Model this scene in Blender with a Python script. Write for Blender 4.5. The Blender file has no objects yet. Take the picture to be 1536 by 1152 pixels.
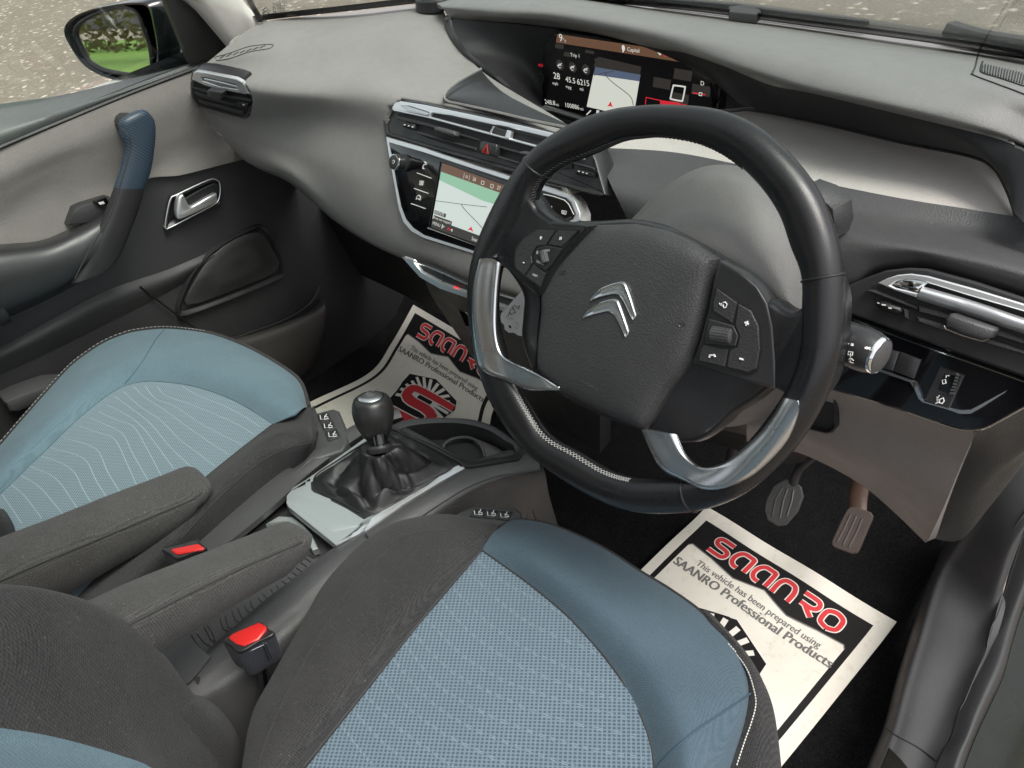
import bpy, bmesh, math, random
from mathutils import Vector, Matrix
from mathutils.bvhtree import BVHTree
random.seed(7)
scene = bpy.context.scene
R = math.radians

# ---------------------------------------------------------------- camera
CAM = Vector((0.7644, -0.4607, 1.1484)); YAW, PIT, ROL = R(-52.007), R(-39.574), R(-11.684); FPX = 1204.1
FW = Vector((math.sin(YAW)*math.cos(PIT), math.cos(YAW)*math.cos(PIT), math.sin(PIT)))
rt0 = FW.cross(Vector((0, 0, 1))).normalized(); up0 = rt0.cross(FW)
RT = math.cos(ROL)*rt0 + math.sin(ROL)*up0; UPV = -math.sin(ROL)*rt0 + math.cos(ROL)*up0
cd = bpy.data.cameras.new('camera'); co = bpy.data.objects.new('camera', cd); scene.collection.objects.link(co)
co.matrix_world = Matrix(((RT.x, UPV.x, -FW.x, CAM.x), (RT.y, UPV.y, -FW.y, CAM.y), (RT.z, UPV.z, -FW.z, CAM.z), (0, 0, 0, 1)))
cd.sensor_width = 36; cd.lens = 36*FPX/1536; cd.clip_start = .01; cd.clip_end = 800
scene.camera = co
# ---------------------------------------------------------------- world, sun, exposure
w = bpy.data.worlds.new('World'); scene.world = w; w.use_nodes = True
nt = w.node_tree; bg = nt.nodes['Background']
sky = nt.nodes.new('ShaderNodeTexSky'); sky.sky_type = 'NISHITA'; sky.sun_disc = False
SUN_EL, SUN_AZ = 62, 75
sky.sun_elevation = R(SUN_EL); sky.sun_rotation = R(SUN_AZ); sky.dust_density = 4; sky.air_density = 1.0
hs = nt.nodes.new('ShaderNodeHueSaturation'); hs.inputs['Saturation'].default_value = .22; hs.inputs['Value'].default_value = 1.0
nt.links.new(sky.outputs[0], hs.inputs['Color']); nt.links.new(hs.outputs[0], bg.inputs[0]); bg.inputs[1].default_value = .15
sl = bpy.data.lights.new('sun', 'SUN'); sl.energy = 1.5; sl.angle = R(28); sl.color = (1, .95, .88)
so = bpy.data.objects.new('sun', sl); scene.collection.objects.link(so)
sd = Vector((math.sin(R(SUN_AZ))*math.cos(R(SUN_EL)), math.cos(R(SUN_AZ))*math.cos(R(SUN_EL)), math.sin(R(SUN_EL))))
so.rotation_euler = sd.to_track_quat('Z', 'Y').to_euler(); so.location = sd*5
scene.view_settings.view_transform = 'Standard'; scene.view_settings.look = 'None'
scene.view_settings.gamma = 1; scene.view_settings.exposure = .82
scene.render.resolution_x = 1024; scene.render.resolution_y = 768

# ---------------------------------------------------------------- geometry helpers
def ray(u, v): return (FW + RT*((u-768)/FPX) - UPV*((v-576)/FPX))
def PX(u, v, ax, val):
    """a traced point put at a known x, y, z, or on a plane (n, d)"""
    d = ray(u, v)
    if ax in 'xyz':
        i = 'xyz'.index(ax); return CAM + d*((val-CAM[i])/d[i])
    n, dd = val if isinstance(val, tuple) else PLANES[ax](val)
    return CAM + d*((dd - CAM.dot(n))/d.dot(n))
fn = Vector((0, -1, .557)); fl = fn.length; fnn = fn/fl
WC = Vector((.370, .0055, .719)); WN = Vector((0, -.890, .456)); WX = Vector((1, 0, 0)); WY = Vector((0, .456, .890))
PLANES = {'face': lambda h: (fnn, .235/fl + h),            # front of the dashboard
          'wheel': lambda h: (WN, WC.dot(WN) + h),         # plane of the steering wheel
          'dial': lambda h: (Vector((0, -1, 0)), -.40 + h)}
def W(ax, val, pts): return [PX(p[0], p[1], ax, p[2] if len(p) > 2 else val) for p in pts]
def cr(x0, y0, s, pts): return [(x0+p[0]/s, y0+p[1]/s)+tuple(p[2:]) for p in pts]
def nrm(ax):
    return {'face': fnn, 'wheel': WN, 'dial': Vector((0, -1, 0)), 'x': Vector((1, 0, 0)), 'y': Vector((0, -1, 0)), 'z': Vector((0, 0, 1))}[ax]
def smooth(pts, closed=False, k=6):
    n = len(pts); out = []
    if n < 3: return list(pts)
    rng = range(n if closed else n-1)
    for i in rng:
        if closed: a, b, c, d = pts[(i-1) % n], pts[i], pts[(i+1) % n], pts[(i+2) % n]
        else: a, b, c, d = pts[max(i-1, 0)], pts[i], pts[i+1], pts[min(i+2, n-1)]
        for j in range(k):
            t = j/k
            out.append(.5*((2*b)+(c-a)*t+(2*a-5*b+4*c-d)*t*t+(3*b-a-3*c+d)*t**3))
    if not closed: out.append(pts[-1].copy())
    return out
def resample(pts, n):
    L = [0]
    for a, b in zip(pts, pts[1:]): L.append(L[-1]+(b-a).length)
    out = []; j = 0
    for i in range(n):
        t = L[-1]*i/(n-1)
        while j < len(L)-2 and L[j+1] < t: j += 1
        s = (t-L[j])/max(L[j+1]-L[j], 1e-9); out.append(pts[j].lerp(pts[j+1], min(max(s, 0), 1)))
    return out
BASE = {}
class B:
    def __init__(s): s.v = []; s.f = []; s.m = []; s.uv = None
    def add(s, v, f, mi=0):
        o = len(s.v); s.v += [Vector(p) for p in v]; s.f += [tuple(i+o for i in q) for q in f]; s.m += [mi]*len(f); return s
    def grid(s, G, closed_u=False, mi=0, closed_v=False):
        nv, nu = len(G), len(G[0]); v = [p for r in G for p in r]; f = []
        for j in range(nv if closed_v else nv-1):
            for i in range(nu if closed_u else nu-1):
                a = j*nu+i; b = j*nu+(i+1) % nu; jj = (j+1) % nv
                f.append((a, b, jj*nu+(i+1) % nu, jj*nu+i))
        return s.add(v, f, mi)
    def plate(s, out, n, prof, sm=False, cap=True, dome=None, mi=0, k=5):
        """outline on a plane raised as rings: prof = [(inset, height)...]; dome = [(scale, height)...]"""
        pts = smooth(out, True, k) if sm else list(out)
        c = sum(pts, Vector())/len(pts); e1 = (pts[0]-c).normalized(); e1 = (e1-n*e1.dot(n)).normalized(); e2 = n.cross(e1)
        P = [((p-c).dot(e1), (p-c).dot(e2), (p-c).dot(n)) for p in pts]
        A = sum(P[i][0]*P[(i+1) % len(P)][1]-P[(i+1) % len(P)][0]*P[i][1] for i in range(len(P)))
        if A < 0: P.reverse()
        N = len(P); nr = []
        for i in range(N):
            a, b, d = P[i-1], P[i], P[(i+1) % N]
            e = Vector((b[0]-a[0], b[1]-a[1])); g = Vector((d[0]-b[0], d[1]-b[1]))
            e = e.normalized() if e.length > 1e-9 else g.normalized(); g = g.normalized() if g.length > 1e-9 else e
            m = Vector((-e.y-g.y, e.x+g.x)); q = m.length
            m = m/q if q > 1e-6 else Vector((-e.y, e.x)); cs = max(.5, m.dot(Vector((-e.y, e.x)))); nr.append(m/cs)
        rings = []
        for ins, h in prof:
            rings.append([c+e1*(P[i][0]+nr[i].x*ins)+e2*(P[i][1]+nr[i].y*ins)+n*(P[i][2]+h) for i in range(N)])
        if dome:
            base = rings[-1]; hc = prof[-1][1]; cc = sum(base, Vector())/N; cur = list(base); done = 0
            for sc, h in dome:
                want = int((1-sc)*N*1.2)
                for _ in range(want-done): cur = [(cur[i-1]+cur[i]*2+cur[(i+1) % N])/4 for i in range(N)]
                done = max(done, want); rings.append([cc+(p-cc)*sc+n*(h-hc) for p in cur])
        v = [p for r in rings for p in r]; f = []
        for j in range(len(rings)-1):
            for i in range(N): a = j*N+i; b = j*N+(i+1) % N; f.append((a, b, b+N, a+N))
        if cap: f.append(tuple((len(rings)-1)*N+i for i in range(N)))
        f.append(tuple(reversed(range(N))))
        return s.add(v, f, mi)
    def tube(s, path, r, seg=8, closed=False, mi=0, flat=1, upv=None):
        path = [Vector(p) for p in path]; n = len(path); G = []
        prev = None
        for i in range(n):
            a = path[i-1] if (i or closed) else path[0]; b = path[(i+1) % n] if (i < n-1 or closed) else path[-1]
            t = (b-a); t = t.normalized() if t.length > 1e-9 else Vector((0, 0, 1))
            if upv is not None: x = t.cross(upv)
            elif prev is None: x = t.cross(Vector((0, 0, 1)) if abs(t.z) < .9 else Vector((0, 1, 0)))
            else: x = prev - t*prev.dot(t)
            x.normalize(); prev = x; y = t.cross(x); rr = r[i] if isinstance(r, (list, tuple)) else r
            G.append([path[i]+x*rr*math.cos(2*math.pi*k/seg)+y*rr*flat*math.sin(2*math.pi*k/seg) for k in range(seg)])
        o = len(s.v); s.grid(G, True, mi, closed)
        if not closed:
            s.f += [tuple(o+k for k in reversed(range(seg))), tuple(o+(n-1)*seg+k for k in range(seg))]; s.m += [mi, mi]
        return s
    def box(s, c, ax, ay, az, bev=0, mi=0):
        """c centre; ax, ay, az half-extent vectors"""
        c, ax, ay, az = map(Vector, (c, ax, ay, az)); n = az.normalized()
        o = [c-az-ax-ay, c-az+ax-ay, c-az+ax+ay, c-az-ax+ay]; h = az.length*2; b = min(bev, h*.4)
        if bev: return s.plate(o, n, [(b, 0), (0, b), (0, h-b), (b*.3, h-b*.3), (b, h)], mi=mi)
        return s.plate(o, n, [(0, 0), (0, h)], mi=mi)
    def build(s, name, mat, parent=None, ang=38, flat=False):
        if parent is None: bs = sum(s.v, Vector())/len(s.v)
        else: bs = BASE[parent.name]
        me = bpy.data.meshes.new(name); me.from_pydata([p-bs for p in s.v], [], s.f)
        for mm in (mat if isinstance(mat, (list, tuple)) else [mat]): me.materials.append(mm)
        me.polygons.foreach_set('material_index', s.m)
        bm = bmesh.new(); bm.from_mesh(me); bmesh.ops.remove_doubles(bm, verts=bm.verts, dist=2e-6)
        bmesh.ops.recalc_face_normals(bm, faces=bm.faces); bm.to_mesh(me); bm.free()
        if not flat: me.shade_smooth(); me.set_sharp_from_angle(angle=R(ang))
        me.update()
        o = bpy.data.objects.new(name, me); scene.collection.objects.link(o); BASE[o.name] = bs
        if parent is None: o.location = bs
        else: o.parent = parent
        return o
def thing(name, label, cat, loc, group=None):
    o = bpy.data.objects.new(name, None); scene.collection.objects.link(o); o.location = loc; o.empty_display_size = .05
    o['label'] = label; o['category'] = cat; BASE[o.name] = Vector(loc)
    if group: o['group'] = group
    return o
def tag(o, label, cat, group=None):
    o['label'] = label; o['category'] = cat
    if group: o['group'] = group
    return o
def struct(o): o['kind'] = 'structure'; return o
def loftG(curves, nu, nv, puff=0, toward=None, sm=True, smv=True, pe=.5):
    rows = [resample(smooth(c) if sm else c, nu) for c in curves]; cols = []
    for i in range(nu):
        col = [r[i] for r in rows]
        if smv and len(col) > 2:
            fine = smooth(col, False, 12); out = []
            for j in range(nv):
                x = j*(len(fine)-1)/(nv-1); a = min(int(x), len(fine)-2); out.append(fine[a].lerp(fine[a+1], x-a))
            cols.append(out)
        else:
            cols.append([col[0].lerp(col[-1], j/(nv-1)) for j in range(nv)] if len(col) == 2 else resample(col, nv))
    G = [[cols[i][j] for i in range(nu)] for j in range(nv)]
    if puff:
        H = [[p.copy() for p in r] for r in G]
        for j in range(nv):
            for i in range(nu):
                a = G[j][min(i+1, nu-1)]-G[j][max(i-1, 0)]; b = G[min(j+1, nv-1)][i]-G[max(j-1, 0)][i]
                n = a.cross(b)
                if n.length < 1e-12: continue
                n.normalize()
                if n.dot(CAM-G[j][i]) < 0: n = -n
                s, t = i/(nu-1), j/(nv-1)
                H[j][i] = G[j][i]+n*puff*((max(4*s*(1-s), 0))**pe)*((max(4*t*(1-t), 0))**pe)
        G = H
    return G
def shell(b, G, thick, mi=0):
    """closes a grid surface into a body with thickness, away from the camera side"""
    nv, nu = len(G), len(G[0]); Nn = []
    av = Vector()
    for j in range(nv-1):
        for i in range(nu-1): av += (G[j][i+1]-G[j][i]).cross(G[j+1][i]-G[j][i])
    sgn = 1 if av.dot(CAM-G[nv//2][nu//2]) > 0 else -1
    back = []
    for j in range(nv):
        r = []
        for i in range(nu):
            n = (G[j][min(i+1, nu-1)]-G[j][max(i-1, 0)]).cross(G[min(j+1, nv-1)][i]-G[max(j-1, 0)][i])
            n = n.normalized()*sgn if n.length > 1e-12 else Vector((0, 0, 0)); r.append(G[j][i]-n*thick)
        back.append(r)
    b.grid(G, mi=mi); b.grid(back, mi=mi)
    b.grid([G[0], back[0]], mi=mi); b.grid([G[-1], back[-1]], mi=mi)
    b.grid([[r[0] for r in G], [r[0] for r in back]], mi=mi); b.grid([[r[-1] for r in G], [r[-1] for r in back]], mi=mi)
    return b
def loft(name, curves, nu, nv, mat, parent, thick=.004, ang=50, **k):
    return shell(B(), loftG(curves, nu, nv, **k), thick).build(name, mat, parent, ang)
def bvh_of(objs):
    vs, fs = [], []
    for o in objs:
        bs = BASE[o.name]; off = len(vs); vs += [v.co+bs for v in o.data.vertices]; fs += [tuple(i+off for i in p.vertices) for p in o.data.polygons]
    return BVHTree.FromPolygons(vs, fs)
def drape(bv, pts, off=.0004):
    out = []
    for p in pts:
        d = ray(p[0], p[1]).normalized(); loc, n, i, t = bv.ray_cast(CAM, d)
        if loc is None: continue
        if n.dot(d) > 0: n = -n
        out.append(loc+n*off)
    return out
def dens(pts, k=6):
    v = smooth([Vector((p[0], p[1], 0)) for p in pts], False, k); return [(p.x, p.y) for p in v]
_tc = {}
def text_mesh(body, shear=0):
    if (body, shear) not in _tc:
        c = bpy.data.curves.new('t', 'FONT'); c.body = body; c.size = 1; c.shear = shear; c.resolution_u = 3
        o = bpy.data.objects.new('t', c); me = bpy.data.meshes.new_from_object(o)
        v = [p.co.copy() for p in me.vertices]; f = [tuple(p.vertices) for p in me.polygons]
        bpy.data.objects.remove(o); bpy.data.curves.remove(c); bpy.data.meshes.remove(me)
        x0 = min(p.x for p in v); x1 = max(p.x for p in v)
        _tc[(body, shear)] = ([Vector((p.x-x0, p.y, 0)) for p in v], f, x1-x0)
    return _tc[(body, shear)]
def text_on(b, body, pl, pr, n, off=.0004, tall=1.0, shear=0, mi=0, bold=0):
    """lettering whose baseline runs from pl to pr on a surface with normal n"""
    v, f, wd = text_mesh(body, shear); x = (pr-pl); sc = x.length/wd; x = x.normalized(); y = n.cross(x)
    for d in ([0] if not bold else [-bold, 0, bold]):
        b.add([pl+x*(p.x*sc+d)+y*(p.y*sc*tall)+n*(off+abs(d)*.01) for p in v], f, mi)
    return b
def line(b, pts, r, closed=False, mi=0, seg=5): return b.tube(pts, r, seg, closed, mi)
def T(body, ax, val, l, r, b, **k): return text_on(b, body, PX(l[0], l[1], ax, val), PX(r[0], r[1], ax, val), nrm(ax), **k)

# ---------------------------------------------------------------- materials
def base_mat(name):
    m = bpy.data.materials.new(name); m.use_nodes = True; t = m.node_tree
    return m, t, t.nodes['Principled BSDF']
def lnk(t, a, b): t.links.new(a, b)
def noise(t, scale, detail=3, rough=.5, src=None, dim=None):
    n = t.nodes.new('ShaderNodeTexNoise'); n.inputs['Scale'].default_value = scale; n.inputs['Detail'].default_value = detail; n.inputs['Roughness'].default_value = rough
    if src is not None: lnk(t, src, n.inputs['Vector'])
    return n
def ramp(t, fac, stops):
    r = t.nodes.new('ShaderNodeValToRGB'); e = r.color_ramp.elements
    while len(e) < len(stops): e.new(.5)
    for k, (p, c) in enumerate(stops): e[k].position = p; e[k].color = (*c, 1) if len(c) == 3 else c
    lnk(t, fac, r.inputs[0]); return r.outputs[0]
def g(v): return (v, v, v)
def mixc(t, fac, a, b, mode='MIX'):
    m = t.nodes.new('ShaderNodeMix'); m.data_type = 'RGBA'; m.blend_type = mode
    for s, x in ((m.inputs[0], fac), (m.inputs[6], a), (m.inputs[7], b)):
        if isinstance(x, (int, float)): s.default_value = x
        elif isinstance(x, tuple): s.default_value = (*x, 1)
        else: lnk(t, x, s)
    return m.outputs[2]
def mth(t, op, a, b=0):
    m = t.nodes.new('ShaderNodeMath'); m.operation = op
    for s, x in zip(m.inputs, (a, b)):
        if isinstance(x, (int, float)): s.default_value = x
        else: lnk(t, x, s)
    return m.outputs[0]
def bump(t, bs, h, st, dist=.001, prev=None):
    b = t.nodes.new('ShaderNodeBump'); b.inputs['Strength'].default_value = st; b.inputs['Distance'].default_value = dist; lnk(t, h, b.inputs['Height'])
    if prev: lnk(t, prev, b.inputs['Normal'])
    lnk(t, b.outputs[0], bs.inputs['Normal']); return b.outputs[0]
def objco(t): return t.nodes.new('ShaderNodeTexCoord').outputs['Object']
def rotco(t, co, rz, rx=0):
    m = t.nodes.new('ShaderNodeMapping'); m.inputs['Rotation'].default_value = (rx, 0, rz); lnk(t, co, m.inputs[0]); return m.outputs[0]
def plastic(name, col, rough=.5, grain=700, gst=.25, dust=0, spec=.5, var=.12, coat=0):
    m, t, b = base_mat(name); co = objco(t)
    big = noise(t, 9, 4, .6, co); c = mixc(t, big.outputs[0], tuple(x*(1-var) for x in col), tuple(x*(1+var) for x in col))
    fs = noise(t, 650, 2, .6, co); c = mixc(t, ramp(t, fs.outputs[0], [(.3, g(0)), (.7, g(.28))]), c, tuple(x*1.55 for x in col)); md = noise(t, 55, 5, .7, co); c = mixc(t, ramp(t, md.outputs[0], [(.45, g(0)), (.75, g(.18))]), c, tuple(x*.6 for x in col))
    if dust:
        d = noise(t, 420, 2, .5, co); f = ramp(t, d.outputs[0], [(.72, g(0)), (.80, g(dust))]); c = mixc(t, f, c, (.45, .43, .4))
    lnk(t, c, b.inputs['Base Color'])
    rr = noise(t, 35, 5, .65, co); b.inputs['Specular IOR Level'].default_value = spec
    lnk(t, ramp(t, rr.outputs[0], [(.25, g(max(rough-.09, 0))), (.8, g(min(rough+.09, 1)))]), b.inputs['Roughness'])
    if gst:
        v = t.nodes.new('ShaderNodeTexVoronoi'); v.inputs['Scale'].default_value = grain; lnk(t, co, v.inputs['Vector'])
        bump(t, b, v.outputs['Distance'], gst, .0006)
    b.inputs['Coat Weight'].default_value = coat; b.inputs['Coat Roughness'].default_value = .03
    return m
def metal(name, col, rough, met=1.0):
    m, t, b = base_mat(name); co = objco(t); b.inputs['Metallic'].default_value = met; b.inputs['Base Color'].default_value = (*col, 1)
    n = noise(t, 9, 3, .5, co); lnk(t, ramp(t, n.outputs[0], [(.3, g(max(rough-.02, .005))), (.75, g(rough+.03))]), b.inputs['Roughness']); return m
def plain(name, col, rough=.5, emit=0, spec=.5):
    m, t, b = base_mat(name); b.inputs['Base Color'].default_value = (*col, 1); b.inputs['Roughness'].default_value = rough; b.inputs['Specular IOR Level'].default_value = spec
    if emit: b.inputs['Emission Color'].default_value = (*col, 1); b.inputs['Emission Strength'].default_value = emit
    return m
def cloth(name, c0, c1, pitch=.0016, rz=.6, st=.6, fuzz=.0, sheen=.08, lint=0):
    """woven cloth: two crossed sine threads shade from c0 to c1"""
    m, t, b = base_mat(name); co = rotco(t, objco(t), rz); s = t.nodes.new('ShaderNodeSeparateXYZ'); lnk(t, co, s.inputs[0]); k = 2*math.pi/pitch
    mp = t.nodes.new('ShaderNodeMapping'); mp.inputs['Scale'].default_value = (1, 1.9, 1.4); lnk(t, co, mp.inputs[0]); dn = noise(t, 25, 2, .5, co)
    zz = mth(t, 'ADD', mth(t, 'MULTIPLY', s.outputs[2], .7), mth(t, 'MULTIPLY', dn.outputs[0], pitch*1.5))
    a = mth(t, 'SINE', mth(t, 'MULTIPLY', mth(t, 'ADD', s.outputs[0], zz), k*.62)); c = mth(t, 'SINE', mth(t, 'MULTIPLY', mth(t, 'ADD', s.outputs[1], zz), k*.62))
    h = mth(t, 'ADD', mth(t, 'MULTIPLY', mth(t, 'MULTIPLY', a, c), .5), .5)
    n = noise(t, .72/pitch, 3, .7, mp.outputs[0]); n2 = noise(t, 14, 4, .6, co)
    f = mth(t, 'ADD', mth(t, 'MULTIPLY', h, .5), mth(t, 'MULTIPLY', ramp(t, n.outputs[0], [(.3, g(0)), (.7, g(1))]), .5))
    cc = mixc(t, f, c0, c1)
    cc = mixc(t, ramp(t, n2.outputs[0], [(.35, g(0)), (.7, g(.22))]), cc, tuple(min(x*1.15+.006, 1) for x in c1))
    if lint:
        d = noise(t, 260, 2, .5, co); cc = mixc(t, ramp(t, d.outputs[0], [(.70, g(0)), (.78, g(lint))]), cc, (.4, .38, .35))
    lnk(t, cc, b.inputs['Base Color']); b.inputs['Roughness'].default_value = .92; b.inputs['Specular IOR Level'].default_value = .15
    b.inputs['Sheen Weight'].default_value = sheen; b.inputs['Sheen Roughness'].default_value = .5
    p = bump(t, b, f, st, .0008); w = noise(t, 22, 3, .5, co); bump(t, b, w.outputs[0], .35, .004, p)
    return m
def meshcloth(name, c0, c1, pitch, rz, thr=.30):
    m, t, b = base_mat(name); co = rotco(t, objco(t), rz); s = t.nodes.new('ShaderNodeSeparateXYZ'); lnk(t, co, s.inputs[0]); k = math.pi/pitch
    a = mth(t, 'SINE', mth(t, 'MULTIPLY', s.outputs[0], k)); c = mth(t, 'SINE', mth(t, 'MULTIPLY', s.outputs[1], k*.8))
    h = mth(t, 'ABSOLUTE', mth(t, 'MULTIPLY', a, c)); n = noise(t, 900, 2, .6, co); n2 = noise(t, 10, 3, .6, co)
    f = ramp(t, h, [(thr, g(1)), (thr+.28, g(0))])
    c1v = mixc(t, n2.outputs[0], tuple(x*.85 for x in c1), tuple(x*1.15 for x in c1))
    c1v = mixc(t, mth(t, 'MULTIPLY', n.outputs[0], .5), c1v, tuple(x*.6 for x in c1))
    cc = mixc(t, f, c0, c1v); lnk(t, cc, b.inputs['Base Color']); b.inputs['Roughness'].default_value = .85; b.inputs['Specular IOR Level'].default_value = .2
    b.inputs['Sheen Weight'].default_value = .25; bump(t, b, f, .6, .0012); return m
def leather(name, col, rough=.42, sc=420, st=.25):
    m, t, b = base_mat(name); co = objco(t); v = t.nodes.new('ShaderNodeTexVoronoi'); v.inputs['Scale'].default_value = sc; lnk(t, co, v.inputs['Vector'])
    n = noise(t, 26, 5, .6, co); lnk(t, ramp(t, n.outputs[0], [(.3, g(rough-.12)), (.75, g(rough+.12))]), b.inputs['Roughness'])
    b.inputs['Base Color'].default_value = (*col, 1); bump(t, b, v.outputs['Distance'], st, .0007); return m

M = {}
M['dash'] = plastic('dash_soft_plastic', (.205, .198, .188), .58, 900, .4, .15)
M['dash_hood'] = plastic('hood_soft_plastic', (.155, .153, .148), .45, 900, .4, .15)
M['black_soft'] = plastic('black_grained_plastic', (.030, .030, .031), .5, 620, .55, .15)
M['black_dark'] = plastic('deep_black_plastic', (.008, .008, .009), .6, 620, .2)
M['grey_soft'] = plastic('charcoal_grained_plastic', (.052, .052, .053), .46, 800, .45, .3)
M['black_smooth'] = plastic('black_satin_plastic', (.022, .022, .023), .34, 900, .08, .10)
M['gloss'] = plastic('piano_black', (.004, .004, .005), .07, 500, 0, .0, .5, 0, .6)
M['trim'] = metal('satin_silver', (.86, .87, .88), .34, .85)
M['trim_pale'] = metal('pale_satin_silver', (.52, .56, .55), .38, .75)
M['chrome'] = metal('chrome', (.88, .89, .9), .08)
M['steel'] = metal('brushed_steel', (.68, .70, .71), .27)
M['steel_dark'] = metal('dark_chrome', (.30, .33, .32), .14)
M['leather'] = leather('rim_leather', (.009, .009, .010), .32, 1100, .10)
M['gaiter'] = leather('gaiter_leather', (.014, .014, .015), .50, 900, .3)
M['thread'] = plain('grey_thread', (.30, .30, .29), .8)
M['thread_dark'] = plain('black_thread', (.03, .03, .03), .7)
M['thread_white'] = plain('white_thread', (.62, .62, .58), .8)
M['cloth'] = cloth('charcoal_cloth', (.008, .008, .0082), (.056, .055, .056), .0021, .5, .9, lint=.2)
M['cloth2'] = cloth('charcoal_cloth_lit', (.014, .0138, .0138), (.095, .092, .090), .0021, .5, .7, lint=.35)  # charcoal again, paler for the armrests: the light on them is in the colour
M['black_cloth'] = cloth('black_valance_cloth', (.004, .004, .004), (.018, .017, .017), .0021, .5, .5, sheen=.05)
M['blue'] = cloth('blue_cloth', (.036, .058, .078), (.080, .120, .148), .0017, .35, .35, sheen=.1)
M['bluep'] = cloth('blue_cloth_lit', (.062, .100, .125), (.140, .205, .238), .0018, .35, .35, sheen=.1)  # blue cloth again, window light on the passenger seat put into its colour
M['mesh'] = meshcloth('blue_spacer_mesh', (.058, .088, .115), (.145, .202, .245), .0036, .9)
M['meshp'] = meshcloth('blue_spacer_mesh_lit', (.082, .122, .148), (.195, .268, .305), .0030, .9)  # same mesh, raised in tone to carry the light falling on the passenger seat
M['stripe2'] = cloth('faint_stripe_thread', (.15, .21, .25), (.22, .29, .33), .0015, .2, .3)
M['stripe'] = cloth('pale_stripe_thread', (.20, .28, .31), (.30, .38, .41), .0015, .2, .3)
M['door_cloth'] = cloth('taupe_door_cloth', (.150, .140, .131), (.25, .235, .222), .0022, .1, .4, sheen=.1)
M['taupe'] = plastic('taupe_plastic', (.160, .143, .134), .6, 620, .3, .08)
M['taupe_light'] = cloth('taupe_tray_cloth', (.31, .295, .275), (.47, .445, .42), .0016, .1, .25, sheen=.1)
def carpet():
    m, t, b = base_mat('black_carpet'); co = objco(t); n = noise(t, 380, 4, .75, co); n2 = noise(t, 30, 5, .7, co); n3 = noise(t, 900, 1, .5, co)
    c = mixc(t, ramp(t, n.outputs[0], [(.35, g(0)), (.75, g(1))]), (.0025, .0025, .0027), (.020, .020, .021)); c = mixc(t, ramp(t, n2.outputs[0], [(.5, g(0)), (.75, g(.3))]), c, (.03, .029, .027)); c = mixc(t, ramp(t, n3.outputs[0], [(.74, g(0)), (.80, g(.5))]), c, (.3, .28, .25))
    lnk(t, c, b.inputs['Base Color']); b.inputs['Roughness'].default_value = .95; b.inputs['Specular IOR Level'].default_value = .1; bump(t, b, n.outputs[0], 1, .003); return m
M['carpet'] = carpet()
M['rubber'] = plastic('black_rubber', (.012, .012, .012), .45, 500, .2)
M['pad'] = plastic('door_sill_plastic', (.10, .108, .106), .45, 620, .4, .1)
M['red'] = plain('red_plastic', (.55, .02, .018), .38)
M['white'] = plain('white_print', (.75, .75, .73), .6)
M['grey_print'] = plain('grey_print', (.12, .12, .12), .6)
M['cream'] = cloth('pillar_cloth', (.60, .565, .53), (.76, .72, .69), .0016, .1, .2, sheen=.1)
M['paint'] = plastic('dark_car_paint', (.006, .008, .008), .12, 500, 0, .02, .4, 0, .5)
M['rust'] = plastic('rusty_pedal_metal', (.055, .030, .020), .5, 300, .4, .2, .5, .4)
M['pedal_rust'] = plastic('rust_stained_rubber', (.060, .046, .040), .5, 300, .3, .3, .5, .35)
M['pedal'] = plastic('worn_pedal_rubber', (.045, .045, .045), .5, 300, .3, .2)
M['sillpaint'] = plastic('shaded_sill_paint', (.010, .012, .010), .3, 300, 0, .15, .25, .5)
M['mirror'] = metal('mirror_glass', (.92, .93, .92), .005); 
def glassmat(name, tint, refl):
    m = bpy.data.materials.new(name); m.use_nodes = True; t = m.node_tree; t.nodes.clear()
    o = t.nodes.new('ShaderNodeOutputMaterial'); tr = t.nodes.new('ShaderNodeBsdfTransparent'); gl = t.nodes.new('ShaderNodeBsdfGlossy'); mx = t.nodes.new('ShaderNodeMixShader')
    lw = t.nodes.new('ShaderNodeLayerWeight'); lw.inputs[0].default_value = refl; tr.inputs[0].default_value = (*tint, 1); gl.inputs['Roughness'].default_value = .02
    pw = mth(t, 'POWER', lw.outputs['Facing'], 4); lnk(t, mth(t, 'ADD', mth(t, 'MULTIPLY', pw, .5), .03), mx.inputs[0]); lnk(t, tr.outputs[0], mx.inputs[1]); lnk(t, gl.outputs[0], mx.inputs[2]); lnk(t, mx.outputs[0], o.inputs[0]); return m
M['glass'] = glassmat('window_glass', (.93, .96, .94), .5)
def ground_mat():
    m, t, b = base_mat('leaf_strewn_tarmac'); co = objco(t)
    big = noise(t, .9, 6, .7, co); med = noise(t, 9, 6, .75, co); fine = noise(t, 70, 4, .7, co)
    c = mixc(t, big.outputs[0], (.18, .152, .118), (.33, .282, .22)); c = mixc(t, ramp(t, fine.outputs[0], [(.35, g(0)), (.65, g(1))]), c, (.12, .10, .078))
    v = t.nodes.new('ShaderNodeTexVoronoi'); v.inputs['Scale'].default_value = 17; v.inputs['Randomness'].default_value = 1; lnk(t, mixc(t, .12, co, noise(t, 6, 3, .5, co).outputs['Color']), v.inputs['Vector'])
    leaf = ramp(t, v.outputs['Distance'], [(.16, g(1)), (.34, g(0))]); pick = ramp(t, v.outputs['Color'], [(.40, g(0)), (.6, g(1))])
    lc = mixc(t, v.outputs['Color'], (.36, .27, .16), (.72, .68, .60)); c = mixc(t, mth(t, 'MULTIPLY', leaf, mth(t, 'MULTIPLY', pick, .8)), c, lc)
    st = ramp(t, med.outputs[0], [(.54, g(0)), (.68, g(.6))]); c = mixc(t, st, c, (.42, .38, .31))
    lnk(t, c, b.inputs['Base Color']); b.inputs['Roughness'].default_value = .85; bump(t, b, fine.outputs[0], .8, .01); return m
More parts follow.
